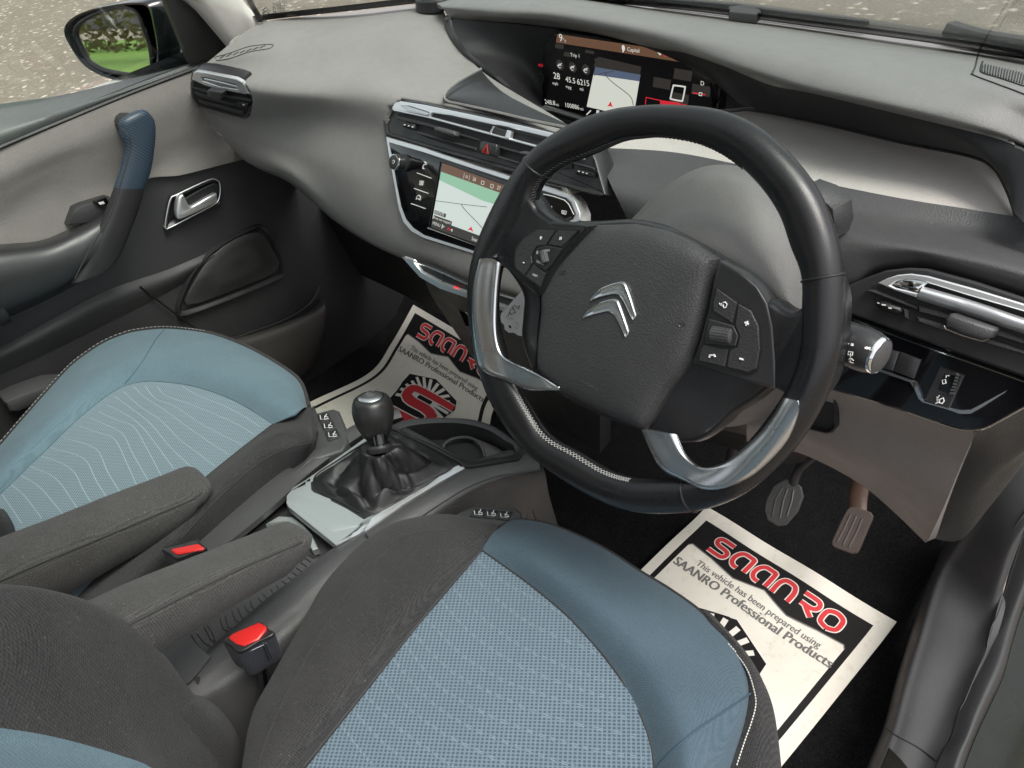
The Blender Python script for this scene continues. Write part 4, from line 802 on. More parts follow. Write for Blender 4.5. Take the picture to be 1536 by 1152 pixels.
loft('dash_end_panel', [W('face', -.001, [(1461, 649), (1500, 632), (1536, 611), (1620, 560)]), W('y', .15, [(1440, 690), (1485, 690), (1536, 665), (1620, 620)]), W('y', .165, [(1410, 760), (1450, 755), (1500, 712), (1570, 650)]), W('y', .18, [(1393, 806), (1440, 810), (1483, 762), (1536, 695)])], 26, 22, M['black_soft'], dash, .02)
# speaker grille at the far right corner of the dash top
bvh2 = bvh_of([hood])
b = B()
for k in range(24):
    q = drape(bvh2, [(1474+k*4.2, 96+k*1.0+(3 if k == 0 else 0)), (1473+k*4.0, 108+k*1.2)], .0006)
    if len(q) == 2: line(b, q, .0007)
b.build('tweeter_grille', M['black_soft'], dash)
b = B(); q = drape(bvh2, dens([(1468, 78), (1463, 100), (1459, 110), (1464, 115), (1536, 142), (1600, 170)]), .0003); line(b, q, .0009); b.build('hood_seam', M['rubber'], dash)
b = B(); q = drape(bvh2, dens([(1474, 93), (1471, 103), (1474, 110), (1500, 118), (1536, 130)]), .0003); line(b, q, .001); b.build('grille_edge', M['rubber'], dash)

# ================================================================= steering column, cowl, stalk
col = thing('steering_column', 'black steering column shroud behind the wheel', 'steering column', (.37, .1, .66))
loft('column_cowl', [
    W('y', .165, [(925, 350), (965, 308), (1005, 275), (1055, 250), (1110, 250), (1160, 275), (1212, 330), (1235, 400)]),
    W('y', .12, [(922, 358), (965, 320), (1010, 286), (1055, 264), (1110, 268), (1158, 296), (1205, 350), (1225, 430)]),
    W('y', .085, [(918, 368), (962, 338), (1010, 314), (1060, 308), (1115, 322), (1160, 352), (1198, 400), (1216, 455)]),
    W('y', .055, [(912, 385), (955, 358), (1005, 345), (1060, 350), (1112, 374), (1155, 408), (1190, 448), (1212, 490)]),
    W('y', .045, [(910, 420), (955, 400), (1005, 390), (1060, 398), (1110, 425), (1150, 460), (1183, 490), (1206, 525)]),
    W('y', .060, [(910, 480), (955, 470), (1005, 470), (1060, 480), (1105, 510), (1140, 540), (1170, 565), (1195, 585)])], 60, 44, plastic('cowl_grey', (.118, .116, .112), .5, 900, .3), col, .006)
B().plate([PX(*p, 'y', .15) for p in [(1205, 280), (1232, 290), (1254, 312), (1257, 340), (1250, 360), (1230, 350), (1210, 320)]], Vector((0, -1, .2)).normalized(), [(0, -.03), (0, -.004), (.003, 0)]).build('cowl_shoulder', M['black_soft'], col)
lowc = B(); P0, P1 = Vector((.37, .03, .645)), Vector((.37, .26, .52))
for_ = []
for t, wx, hz_ in ((0, .055, .05), (.1, .065, .062), (.5, .07, .06), (1, .05, .05)):
    c = P0.lerp(P1, t); for_.append([c+Vector((wx*math.copysign(abs(math.cos(a))**.6, math.cos(a)), 0, hz_*math.copysign(abs(math.sin(a))**.6, math.sin(a)))) for a in [i*math.pi/14 for i in range(28)]])
lowc.grid(for_, True); lowc.build('column_tube', M['black_soft'], col)
loft('lower_shroud', [W('y', .06, [(1010, 600), (1060, 625), (1110, 610), (1160, 560)]), W('y', .09, [(1020, 628), (1080, 640), (1130, 628), (1185, 590)]), W('y', .15, [(1040, 640), (1090, 640), (1140, 632), (1195, 610)])], 20, 12, M['grey_soft'], col, .01)
# stalk
stk = thing('wiper_stalk', 'black wiper control stalk with round chrome-ringed end right of the wheel', 'stalk', (.56, .06, .70))
s1 = PX(1325, 536, 'y', .045); sdir = Vector((1, -.12, .03)).normalized()
a0 = s1-sdir*.07
pf = [(.008, -.06), (.009, 0), (.0125, .004), (.0135, .010), (.0145, .020), (.0148, .021), (.0150, .022), (.0162, .030), (.0172, .040), (.0178, .052), (.0170, .060), (.0150, .066)]
disc(B(), a0, sdir, pf, 36).build('stalk_body', M['black_smooth'], stk)
disc(B(), a0, sdir, [(.0136, .0105), (.0160, .012), (.0160, .0195), (.0142, .0205)], 36).build('stalk_collar', M['grey_soft'], stk)
disc(B(), a0, sdir, [(.0154, .0645), (.0152, .0672), (.0142, .0686), (.0132, .0686)], 36).build('end_ring', M['chrome'], stk)
disc(B(), a0, sdir, [(.0134, .066), (.0132, .069), (.010, .0705), (.004, .0715), (0, .0717)], 36).build('end_button', M['grey_soft'], stk)
bvs = bvh_of([o for o in stk.children if o.name.startswith('stalk_body')])
b = B()
def dl(pts, r=.0004, cl=False): q = drape(bvs, pts, .0003); (line(b, q, r, cl) if len(q) > 1 else None)
z = lambda p: c42(p)
dl(z([(415, 578), (425, 580), (424, 592), (414, 590)]), .0005, True); dl(z([(500, 604), (515, 600), (514, 614), (500, 606)]), .0006, True); dl(z([(518, 606), (533, 602), (532, 618), (518, 608)]), .0006, True)
dl(z([(396, 628), (424, 632), (422, 652), (394, 648)]), .0004, True); dl(z([(410, 636), (408, 664)]), .0004); dl(z([(398, 676), (414, 672), (430, 686)]), .0004); dl(z([(400, 690), (428, 702)]), .0004); dl(z([(408, 680), (412, 700)]), .0004); dl(z([(375, 574), (398, 580)]), .0005)
if b.v: b.build('stalk_symbols', M['white'], stk)

# ================================================================= steering wheel
sw_ = thing('steering_wheel', 'black leather flat-bottomed steering wheel with silver inserts', 'steering wheel', tuple(WC))
prs = [((1010, 155), (1000, 209)), ((1075, 161), (1052, 219)), ((1135, 185), (1095, 240)), ((1190, 232), (1135, 275)), ((1230, 285), (1168, 322)), ((1255, 345), (1186, 372)), ((1266, 400), (1202, 415)), ((1268, 465), (1203, 465)), ((1262, 535), (1200, 522)), ((1240, 600), (1183, 575)), ((1205, 660), (1153, 622)), ((1160, 710), (1118, 665)), ((1110, 747), (1082, 700)),
       ((1055, 767), (1036, 712)), ((1000, 772), (985, 715)), ((950, 768), (950, 714)), ((900, 750), (915, 704)), ((850, 722), (870, 678)), ((800, 685), (825, 652)), ((760, 640), (798, 612)), ((733, 593), (778, 575)), ((716, 540), (760, 533)), ((706, 480), (748, 480)), ((704, 440), (747, 440)), ((709, 395), (754, 400)), ((722, 350), (776, 368)),
       ((745, 300), (802, 322)), ((775, 255), (812, 282)), ((810, 215), (838, 256)), ((860, 182), (890, 234)), ((920, 162), (930, 216)), ((965, 156), (965, 210))]
def PW(u, v, h=0): return PX(u, v, 'wheel', h)
ctr, rad, wd = [], [], []
for a, c in prs:
    p, q = PW(*a), PW(*c); ctr.append((p+q)/2); rad.append((p-q).length/2); wd.append((p-q).normalized())
K = 6
cf = smooth(ctr, True, K); rf = [max(.009, x.x*.93) for x in smooth([Vector((r, 0, 0)) for r in rad], True, K)]; wf = [x.normalized() for x in smooth(wd, True, K)]
RIMF = list(zip(cf, rf, wf))
def rim_grid(i0, i1, sc=1.0, seg=26):
    G = []
    for i in range(i0, i1+1):
        c, r, wv = RIMF[i % len(RIMF)]; d = .0150
        G.append([c+wv*(r*sc*math.cos(a))+WN*(d*sc*math.sin(a)) for a in [2*math.pi*k/seg for k in range(seg)]])
    return G
b = B(); b.grid(rim_grid(0, len(RIMF)-1), True, 0, True); rim = b.build('rim', M['leather'], sw_, 80)
bvr = bvh_of([rim])
# seams in the leather
def ring_at(i, mat=None, sc=1.004, th=.0012):
    c, r, wv = RIMF[int(i*K) % len(RIMF)]; b = B(); b.tube([c+wv*(r*sc*math.cos(a))+WN*(.0150*sc*math.sin(a)) for a in [2*math.pi*k/24 for k in range(24)]], th, 6, True); return b
for i in (6.2, 27.6, 13.2, 20.9): ring_at(i).build('rim_seam', M['rubber'], sw_)
# thumb rests joining rim and spokes
def blob(name, outline, h0, h1, mat, dome=None, prof=None, par=None, sm=True, k=4):
    return B().plate([PW(*p, h1) for p in outline], WN, prof or [(.001, h0-h1), (0, h0-h1+.004), (0, -.006), (.0015, -.002), (.004, 0)], sm, True, dome, 0, k).build(name, mat, par or sw_, 60)
blob('left_spoke', [(770, 275), (795, 300), (806, 316), (838, 334), (885, 338), (865, 370), (840, 400), (812, 445), (790, 435), (756, 405), (730, 395), (718, 372), (735, 325)], -.02, .010, M['leather'], prof=[(.001, -.028), (0, -.02), (0, -.008), (.002, -.002), (.005, 0)])
blob('right_spoke', [(1240, 405), (1206, 424), (1203, 452), (1190, 467), (1172, 463), (1150, 450), (1135, 470), (1120, 520), (1112, 565), (1163, 587), (1196, 604), (1232, 590), (1252, 530), (1258, 450)], -.02, .008, M['leather'], prof=[(.001, -.028), (0, -.02), (0, -.008), (.002, -.002), (.005, 0)], k=4)
blob('hub_body', [(838, 333), (890, 331), (946, 329), (1000, 342), (1045, 360), (1085, 384), (1130, 420), (1160, 470), (1165, 560), (1140, 596), (1100, 622), (1070, 650), (1038, 667), (1000, 664), (967, 652), (900, 628), (838, 596), (805, 566), (786, 535), (783, 495), (788, 440), (800, 415), (768, 380), (790, 345)], -.055, -.008, M['black_smooth'], prof=[(.012, -.045), (.003, -.03), (0, -.015), (.002, -.003), (.006, 0)], k=3)
air = [(887, 338), (946, 336), (991, 345), (1035, 363), (1074, 389), (1071, 402), (1067, 420), (1059, 465), (1047, 512), (1035, 543), (1020, 566), (1003, 586), (968, 644), (955, 642), (900, 619), (841, 589), (820, 574), (806, 556), (804, 545), (806, 506), (811, 465), (810, 439), (822, 415), (837, 390), (867, 357)]
air = [(a[0]+(c[0]-a[0])*t/6, a[1]+(c[1]-a[1])*t/6) for a, c in zip(air, air[1:]+air[:1]) for t in range(6)]
aw = blob('airbag_cover', air, -.02, .001, M['black_soft'], prof=[(.001, -.02), (0, -.01), (0, -.003), (.0012, -.0005), (.003, .0015)], dome=[(.985, .0035), (.96, .0055), (.92, .0074), (.84, .0092), (.7, .0108), (.55, .0120), (.4, .0129), (.25, .0134), (.1, .0137), (.02, .0138)], sm=False)
M['airbag'] = plastic('airbag_grain', (.042, .042, .043), .48, 560, .6, .12); aw.data.materials[0] = M['airbag']
bva = bvh_of([aw])
c34 = lambda p: cr(740, 300, 3.389, p)
b = B(); q = drape(bva, [c34([(420, 915)])[0], c34([(530, 972)])[0]], .0002)
text_on(b, 'AIRBAG', q[0], q[1], WN, off=.0002, tall=.85); b.build('airbag_lettering', M['steel_dark'], aw)
b = B()
for cx, cy in ((352, 368), (958, 632)):
    for pts in ([(-14, -4), (-4, -8), (4, -2), (2, 10), (-8, 12), (-14, 6)], [(4, -2), (16, -12)], [(6, 2), (22, 6)]):
        q = drape(bva, c34([(cx+x, cy+y) for x, y in pts]), .0001); line(b, q, .0004)
b.build('horn_symbols', M['black_smooth'], aw)
# emblem
def emb(pts):
    v = [PW(*p, .0150) for p in c34(pts)]; return B().plate(smooth(v, True, 3), WN, [(0, -.007), (0, .0), (.0007, .0014), (.0014, .0010)])
e1o = [(497, 513), (508, 490), (540, 458), (595, 432), (650, 418), (668, 421), (678, 432), (700, 495), (725, 578), (723, 590), (711, 608), (697, 580), (672, 525), (650, 492), (630, 480), (600, 480), (550, 492)]
e2o = [(460, 599), (468, 582), (488, 558), (540, 526), (600, 507), (628, 508), (638, 520), (665, 590), (688, 662), (686, 676), (673, 697), (655, 655), (625, 595), (605, 572), (585, 566), (548, 573)]
def band_(o, i_, name):
    O_, I_ = resample(smooth([PW(*p, .0148) for p in c34(o)]), 50), resample(smooth([PW(*p, .0148) for p in c34(i_)]), 50)
    G = [[p-WN*.004 for p in O_], O_, [p.lerp(q, .12)+WN*.0012 for p, q in zip(O_, I_)], [p.lerp(q, .55)+WN*.0004 for p, q in zip(O_, I_)], [p.lerp(q, .88)+WN*.0010 for p, q in zip(O_, I_)], I_, [p-WN*.004 for p in I_]]
    b = B(); b.grid(G); b.grid([G[0], G[-1]]); e = b.build(name, M['steel'], aw, 30); b = B(); line(b, [p+WN*.0006 for p in O_], .0004); line(b, [p+WN*.0006 for p in I_], .0004); return b, e
eb, e_ = band_([(497, 513), (508, 490), (540, 458), (595, 432), (650, 418), (667, 421), (678, 435), (700, 495), (724, 578), (724, 590), (711, 608)], [(498, 513), (520, 502), (550, 492), (600, 480), (632, 480), (652, 494), (672, 525), (697, 580), (711, 607)], 'chevron_emblem')
eb.build('emblem_edge', M['chrome'], e_)
b, e_ = band_([(460, 599), (468, 582), (488, 558), (540, 526), (600, 507), (628, 508), (640, 522), (665, 590), (688, 662), (687, 676), (673, 697)], [(461, 598), (500, 586), (548, 573), (585, 566), (606, 574), (625, 595), (655, 655), (673, 696)], 'chevron_emblem')
b.build('emblem_edge', M['chrome'], e_)
# silver inserts
def insert(name, rows, fb):
    G2 = loftG([[Vector((p[0], p[1], 0)) for p in r] for r in rows], 64, 16); T_ = []
    for r in G2:
        tr = []
        for p in r:
            d = ray(p.x, p.y).normalized(); loc, n_, i_, t_ = bvr.ray_cast(CAM, d)
            fbk = PW(p.x, p.y, fb); tf = (fbk-CAM).length; tr.append(min(t_, tf) if loc is not None else tf)
        T_.append(tr)
    nv_, nu_ = len(T_), len(T_[0])
    for _ in range(14):
        T_ = [[(T_[max(j_-1, 0)][i_]+T_[min(j_+1, nv_-1)][i_]+T_[j_][max(i_-1, 0)]+T_[j_][min(i_+1, nu_-1)]+2*T_[j_][i_])/6 for i_ in range(nu_)] for j_ in range(nv_)]
    G = []
    for j_ in range(nv_):
        e_ = min(j_, nv_-1-j_)/(nv_-1); lift = .0012+.0045*min(1, e_*6)
        G.append([CAM+ray(G2[j_][i_].x, G2[j_][i_].y).normalized()*(T_[j_][i_]-lift) for i_ in range(nu_)])
    return shell(B(), G, .003).build(name, M['steel'], sw_, 60)
insert('silver_insert', [[(718, 391), (709, 430), (708, 480), (714, 530), (724, 556), (760, 572), (794, 585), (840, 586)], [(722, 388), (716, 430), (716, 480), (722, 528), (733, 548), (765, 563), (797, 577), (836, 580)], [(738, 388), (734, 432), (733, 485), (739, 525), (750, 540), (778, 552), (800, 564), (826, 573)], [(752, 396), (747, 440), (746, 495), (753, 529), (768, 543), (788, 551), (802, 558), (812, 564)]], .010)
insert('silver_insert', [[(1198, 604), (1198, 622), (1180, 662), (1140, 705), (1100, 728), (1060, 735), (1026, 722), (989, 700), (962, 645)], [(1194, 601), (1193, 618), (1173, 655), (1134, 697), (1098, 718), (1060, 725), (1030, 713), (996, 692), (972, 645)], [(1182, 598), (1172, 622), (1153, 655), (1122, 684), (1094, 702), (1060, 708), (1038, 700), (1012, 682), (992, 648)], [(1175, 596), (1160, 622), (1140, 648), (1110, 676), (1085, 694), (1058, 701), (1042, 694), (1026, 676), (1016, 652)]], .010)
# spoke pods and buttons
Lp = blob('button_pod', [(885, 339), (828, 332), (800, 340), (775, 358), (754, 391), (778, 418), (808, 438), (836, 389), (866, 356)], -.01, .010, M['black_smooth'], prof=[(0, -.02), (0, -.001), (.001, 0), (.003, -.0004)], sm=False)
Rp = blob('button_pod', [(1079, 391), (1109, 408), (1135, 430), (1150, 455), (1158, 490), (1162, 545), (1162, 583), (1122, 573), (1038, 546), (1050, 511), (1062, 465), (1071, 418)], -.01, .009, M['black_smooth'], prof=[(0, -.02), (0, -.001), (.001, 0), (.003, -.0004)], sm=False)
def button(pts, par, h=.0125, mat='black_soft', name='button'):
    return B().plate([PW(*p, h) for p in c34(pts)], WN, [(0, -.004), (0, -.001), (.0006, 0)], False).build(name, M[mat], par)
def sym(par, h, *strokes, r=.0005):
    b = B()
    for st in strokes: line(b, [PW(*p, h) for p in c34(st)], r)
    return b.build('symbol', M['white'], par)
o = B().plate([PW(*p, .0108) for p in c34([(104, 300), (112, 245), (150, 190), (215, 148), (300, 145), (432, 152), (352, 262), (290, 345), (236, 445), (160, 392), (108, 350)])], WN, [(0, -.001), (0, .0004)]).build('button_gap', M['rubber'], Lp)
b1 = button([(150, 198), (218, 152), (316, 152), (268, 228), (218, 238), (192, 285), (196, 322), (156, 384), (112, 345), (108, 300), (116, 248)], Lp); sym(b1, .0130, [(236, 192), (247, 192)], [(242, 184), (240, 202)], [(150, 317), (158, 320)])
b2 = button([(325, 154), (428, 158), (348, 238), (276, 226)], Lp); sym(b2, .0130, [(340, 188), (336, 202)], [(346, 188), (343, 202)])
b3 = button([(202, 328), (264, 374), (235, 440), (162, 388)], Lp); b = B(); text_on(b, 'MEM', PW(*c34([(200, 384)])[0], .0125), PW(*c34([(224, 393)])[0], .0125), WN, off=.0004); b.build('symbol', M['white'], b3)
def roller(par, c0, dirv, L, rad_, n=9):
    cc = PW(*c34([c0])[0], .012); q = PW(*c34([(c0[0]+dirv[0], c0[1]+dirv[1])])[0], .012); ax = (q-cc).normalized(); pr = WN.cross(ax)
    b = B(); b.tube([cc-ax*L, cc-ax*L*.9, cc+ax*L*.9, cc+ax*L], [rad_*.7, rad_, rad_, rad_*.7], 20)
    for k in range(n): a = math.pi*(k+.5)/n; d = pr*math.cos(a)*rad_+WN*math.sin(a)*rad_; b.tube([cc-ax*L*.85+d, cc+ax*L*.85+d], .0005, 5)
    b.build('scroll_roller', M['grey_soft'], par)
strip_ = lambda pts, par: B().plate([PW(*p, .0118) for p in c34(pts)], WN, [(0, -.001), (0, .0005), (.0006, .0010)]).build('roller_bezel', M['black_smooth'], par)
strip_([(205, 290), (222, 245), (265, 232), (352, 246), (300, 330), (268, 360), (215, 325)], Lp); roller(Lp, (262, 288), (12, 50), .0065, .0045)
b = B(); text_on(b, 'LIMIT', PW(*c34([(262, 262)])[0], .0128), PW(*c34([(288, 262)])[0], .0128), WN, off=.0004); text_on(b, 'CRUISE', PW(*c34([(220, 316)])[0], .0128), PW(*c34([(256, 330)])[0], .0128), WN, off=.0004); text_on(b, '0', PW(*c34([(220, 274)])[0], .0128), PW(*c34([(228, 276)])[0], .0128), WN, off=.0004); b.build('roller_lettering', M['white'], Lp)
B().plate([PW(*p, .0098) for p in c34([(1122, 440), (1145, 445), (1240, 512), (1310, 555), (1350, 630), (1360, 760), (1340, 868), (1300, 886), (1180, 862), (1036, 824), (1048, 740), (1075, 690), (1100, 600), (1110, 500)])], WN, [(0, -.001), (0, .0004)]).build('button_gap', M['rubber'], Rp)
b4 = button([(1134, 450), (1236, 522), (1212, 624), (1118, 566), (1116, 520)], Rp, .0115); sym(b4, .012, [(1150, 524), (1154, 534), (1162, 526)], [(1160, 538), (1168, 532), (1170, 545)], [(1168, 522), (1178, 518), (1188, 530), (1182, 546), (1170, 548)])
b5 = button([(1244, 528), (1308, 564), (1345, 640), (1352, 758), (1334, 858), (1298, 878), (1186, 850), (1202, 762), (1238, 748), (1250, 690), (1228, 640)], Rp, .0115); sym(b5, .012, [(1278, 622), (1298, 632)], [(1292, 616), (1284, 638)], [(1252, 806), (1270, 812)], r=.0008)
b6 = button([(1072, 734), (1192, 760), (1174, 848), (1044, 818), (1052, 760)], Rp, .0115); sym(b6, .012, [(1098, 800), (1100, 790), (1122, 788), (1128, 798)], r=.0009)
strip_([(1080, 680), (1100, 605), (1222, 640), (1246, 690), (1232, 742), (1080, 728)], Rp); roller(Rp, (1162, 684), (50, 8), .0095, .0060)
# left side cheek of the hub
loft('hub_cheek', [[PW(*p, -.004) for p in [(757, 396), (790, 430), (809, 442), (806, 500), (803, 550)]], [PW(*p, -.012) for p in [(762, 404), (785, 440), (786, 470), (784, 510), (798, 556)]], [PW(*p, -.05) for p in [(775, 415), (792, 445), (790, 470), (790, 510), (805, 560)]]], 20, 8, M['black_smooth'], sw_, .004)
# cross stitching on the inner side of the rim
b = B()
def stitch(i0, i1, n, ang=2.35, wdt=.30):
    for k in range(n):
        i = (i0+(i1-i0)*k/n)*K; j = (i0+(i1-i0)*(k+1)/n)*K
        def at(ii, a):
            i_ = int(ii) % len(RIMF); c, r, wv = RIMF[i_]; c2, r2_, w2_ = RIMF[(i_+1) % len(RIMF)]; f_ = ii-int(ii); c = c.lerp(c2, f_); wv = wv.lerp(w2_, f_).normalized(); return c+wv*(-(r+.0006)*abs(math.cos(a)))+WN*(.0156*math.sin(a))
        line(b, [at(i, ang), at(j, ang+wdt)], .0004, seg=4); line(b, [at(i, ang+wdt), at(j, ang)], .0004, seg=4); line(b, [at(i, ang), at(i+.5*K*(i1-i0)/n, ang+wdt*.5)], .0005, seg=4)
stitch(15.0, 19.6, 46, 2.55, .32); b.build('rim_stitching', M['thread'], sw_)
b = B(); stitch(26.4, 34.5, 70, 2.6, .3); b.build('upper_rim_stitching', M['thread_dark'], sw_)

# ================================================================= key tag
tg = B().plate(W('y', .055, [(797, 420), (752, 470), (749, 481), (756, 487), (757, 494), (763, 499), (771, 499), (777, 503), (800, 508)]), nrm('y'), [(0, -.0006), (0, 0)])
tgt = thing('key_tag', 'white card key tag with handwriting hanging from the ignition behind the wheel', 'key tag', tuple(PX(775, 470, 'y', .055)))
tg.build('tag_card', plain('tag_card', (.72, .72, .72), .6), tgt)
disc(B(), PX(765, 490, 'y', .0542), Vector((0, -1, 0)), [(.0022, 0), (.0022, .0004), (0, .0004)], 16).build('tag_hole', M['black_dark'], tgt)
b = B(); wp = lambda pts: [PX(*p, 'y', .0538) for p in pts]
for st in ([(775, 461), (771, 458), (768, 461), (771, 465), (773, 469), (769, 470)], [(765, 468), (762, 474), (766, 464), (770, 462)], [(764, 470), (768, 472)], [(776, 462), (779, 458), (778, 464)]): line(b, wp(st), .0005)
for st in ([(758, 478), (760, 474), (762, 478)], [(764, 480), (766, 476), (768, 480), (770, 477)], [(772, 482), (774, 486)], [(776, 484), (778, 490)], [(773, 490), (776, 494)]): line(b, wp(st), .0002)
b.build('tag_writing', M['grey_print'], tgt)

# ================================================================= seats
def vdown(c, dz, dx=0, dy=0): return [p+Vector((dx, dy, -dz)) for p in c]
c5 = lambda p: cr(0, 480, 4, p)
c7 = lambda p: cr(480, 760, 2.194, p)
# ---- driver seat
ds = thing('front_seat', 'driver seat with blue mesh centre and charcoal bolsters, nearest the camera', 'car seat', (.38, -.35, .0), 'front seats')
Bc = W('z', .402, [(722, 825), (700, 850), (650, 908), (605, 963), (560, 1020), (500, 1095), (455, 1152), (425, 1190)])
Mc = W('z', .402, [(722, 825), (755, 848), (800, 881), (850, 923), (900, 977), (940, 1032), (965, 1082), (978, 1122), (984, 1190)])
mesh = loft('seat_mesh', [Bc, Mc], 60, 30, M['mesh'], ds, .003)
Fc = W('z', .382, [(750, 791, .388), (760, 784), (780, 779), (830, 788), (900, 819), (960, 857), (1000, 881), (1043, 911), (1079, 944), (1103, 970), (1119, 1003), (1125, 1040), (1118, 1085), (1104, 1130), (1085, 1190)])
front = loft('front_panel', [Fc, W('z', .406, [(738, 801, .398), (755, 799, .400), (785, 797), (830, 808), (890, 841), (975, 897), (1026, 938), (1068, 985), (1090, 1020), (1100, 1055), (1090, 1100), (1075, 1140), (1060, 1190)]), W('z', .424, [(730, 813, .403), (765, 821, .413), (820, 848), (880, 892), (940, 945), (985, 1000), (1015, 1055), (1028, 1105), (1030, 1150), (1025, 1190)]), Mc], 80, 30, M['blue'], ds, .003)
Sc = W('z', .422, [(742, 797, .391), (728, 801, .400), (716, 799, .406), (685, 797, .412), (662, 797, .416), (617, 803), (580, 822), (548, 851), (507, 910), (470, 970), (430, 1042), (400, 1110), (380, 1190)])
Ec = W('z', .396, [(750, 791, .388), (735, 787, .388), (716, 783, .389), (690, 777, .390), (654, 775, .393), (600, 785), (560, 806), (522, 840), (488, 880), (457, 935), (412, 1015), (380, 1080), (362, 1190)])
Bc2 = W('z', .402, [(744, 793, .391), (733, 808, .397), (722, 825), (700, 850), (650, 908), (605, 963), (560, 1020), (500, 1095), (455, 1152), (425, 1190)])
bol = loft('inner_bolster', [vdown(Ec, .14, .01), vdown(Ec, .03, -.001), Ec, Sc, W('z', .420, [(738, 801, .394), (722, 812, .402), (692, 835, .411), (640, 880), (590, 930), (540, 1000), (480, 1080), (430, 1150), (410, 1190)]), Bc2], 80, 46, M['cloth'], ds, .003)
Of = W('z', .372, [(1052, 918, .378), (1066, 932), (1082, 950), (1106, 978), (1132, 1018), (1150, 1058), (1160, 1104), (1166, 1152), (1169, 1200)])
Ff = W('z', .381, [(1052, 919), (1065, 931), (1079, 944), (1103, 970), (1119, 1003), (1125, 1040), (1118, 1085), (1104, 1130), (1085, 1190)])
side = loft('outer_side_trim', [Ff, W('z', .386, [(1052, 919, .380), (1068, 934), (1086, 952), (1112, 982), (1131, 1020), (1139, 1058), (1139, 1104), (1136, 1190)]), Of, vdown(Of, .04, -.035, -.025), vdown(Of, .15, -.10, -.07)], 60, 26, M['cloth'], ds, .003)
loft('front_valance', [vdown(Fc[:10], .001), vdown(Fc[:10], .03, 0, -.004), vdown(Fc[:10], .14, 0, -.03)], 40, 10, M['black_cloth'], ds, .003)
line(B(), smooth(Fc), .0017).build('piping', M['thread_dark'], ds)
bvd_ = bvh_of([mesh, front, bol, side])
def seams(par, bv, pts, r, mat, name, off=.0002): b = B(); q = drape(bv, dens(pts), off); b.tube(q, r, 5); return b.build(name, mat, par)
seams(ds, bvd_, [(722, 825), (755, 848), (800, 881), (850, 923), (900, 977), (940, 1032), (965, 1082), (978, 1122), (983, 1160)], .0011, M['thread_dark'], 'seam')
seams(ds, bvd_, [(722, 825), (700, 850), (650, 908), (605, 963), (560, 1020), (500, 1095), (455, 1150)], .0011, M['thread_dark'], 'seam')
seams(ds, bvd_, [(733, 804), (708, 799), (662, 795), (617, 801), (580, 821), (548, 850), (507, 910), (470, 970), (430, 1042), (400, 1110), (388, 1150)], .0009, M['thread_dark'], 'seam')
seams(ds, bvd_, [(1126, 1040), (1085, 1068), (1045, 1095), (1010, 1125), (985, 1152)], .0011, plain('blue_seam', (.03, .06, .085), .8), 'seam')
b = B()
dd = dens([(1092, 966), (1108, 984), (1122, 1006), (1130, 1030), (1134, 1055), (1128, 1082), (1117, 1113), (1104, 1152)], 10); q = drape(bvd_, dd, .0006); q = resample(q, 90)
for k in range(0, 88, 2): line(b, [q[k], q[k].lerp(q[k+1], 1.35)], .0006, seg=4)
b.build('white_stitching', M['thread_white'], ds)
bvm = bvh_of([mesh]); b = B()
for st in ([(520, 180), (640, 270), (760, 330), (850, 400)], [(490, 215), (600, 320), (720, 400), (920, 485)], [(440, 270), (560, 390), (700, 480), (850, 545), (960, 580)], [(400, 310), (500, 420), (650, 520), (850, 600), (1000, 640)], [(350, 370), (470, 490), (620, 580), (800, 640), (1020, 700)], [(310, 420), (430, 540), (580, 620), (780, 700), (1060, 760)], [(280, 450), (380, 580), (520, 670), (720, 750), (900, 800), (1080, 830)], [(240, 500), (340, 620), (480, 720), (680, 800), (850, 860)], [(200, 560), (300, 670), (430, 760), (620, 850)], [(150, 620), (260, 730), (400, 830), (460, 870)], [(110, 670), (200, 770), (300, 850)], [(70, 720), (130, 800), (180, 860)]):
    dd = dens(c7(st), 5)
    for e in (-1.6, 1.6):
        q = drape(bvm, [(x, y+e) for x, y in dd], .0001)
        for k in range(0, len(q)-1): line(b, [q[k], q[k].lerp(q[k+1], .5)], .00045, seg=4)
b.build('stripe_stitching', M['stripe2'], ds)
# ---- driver backrest, only its inner bolster reaches into view
Tc = W('x', .165, [(-60, 884), (0, 881), (60, 885), (130, 901), (200, 936), (250, 986), (290, 1040), (330, 1083), (358, 1125), (372, 1190)])
backb = loft('backrest_bolster', [[p+Vector((-.03, -.07, -.03)) for p in Tc], W('x', .160, [(-60, 880, .15), (0, 878, .15), (60, 884, .15), (130, 903, .15), (200, 940, .15), (250, 990, .15), (290, 1044, .15), (330, 1088, .15), (358, 1130, .15), (372, 1190, .15)]), W('x', .185, [(-60, 915), (0, 918), (60, 925), (120, 945), (180, 985), (225, 1030), (262, 1080), (300, 1125), (325, 1160), (340, 1200)]),
    W('x', .215, [(-60, 990), (0, 995), (60, 1005), (110, 1025), (160, 1055), (200, 1090), (230, 1125), (260, 1165), (280, 1200)]), W('x', .240, [(-60, 1085), (0, 1092), (60, 1101), (120, 1115), (180, 1133), (225, 1150), (262, 1180), (280, 1210)])], 70, 34, M['cloth'], ds, .02)
loft('backrest_centre', [W('x', .240, [(-60, 1085), (0, 1092), (60, 1101), (120, 1115), (180, 1133), (225, 1150), (262, 1180)]), W('x', .25, [(-60, 1115), (0, 1122), (60, 1132), (120, 1150), (170, 1170), (220, 1200)]), W('x', .255, [(-60, 1200), (0, 1205), (60, 1212), (120, 1225), (170, 1240)])], 40, 14, M['bluep'], ds, .02)
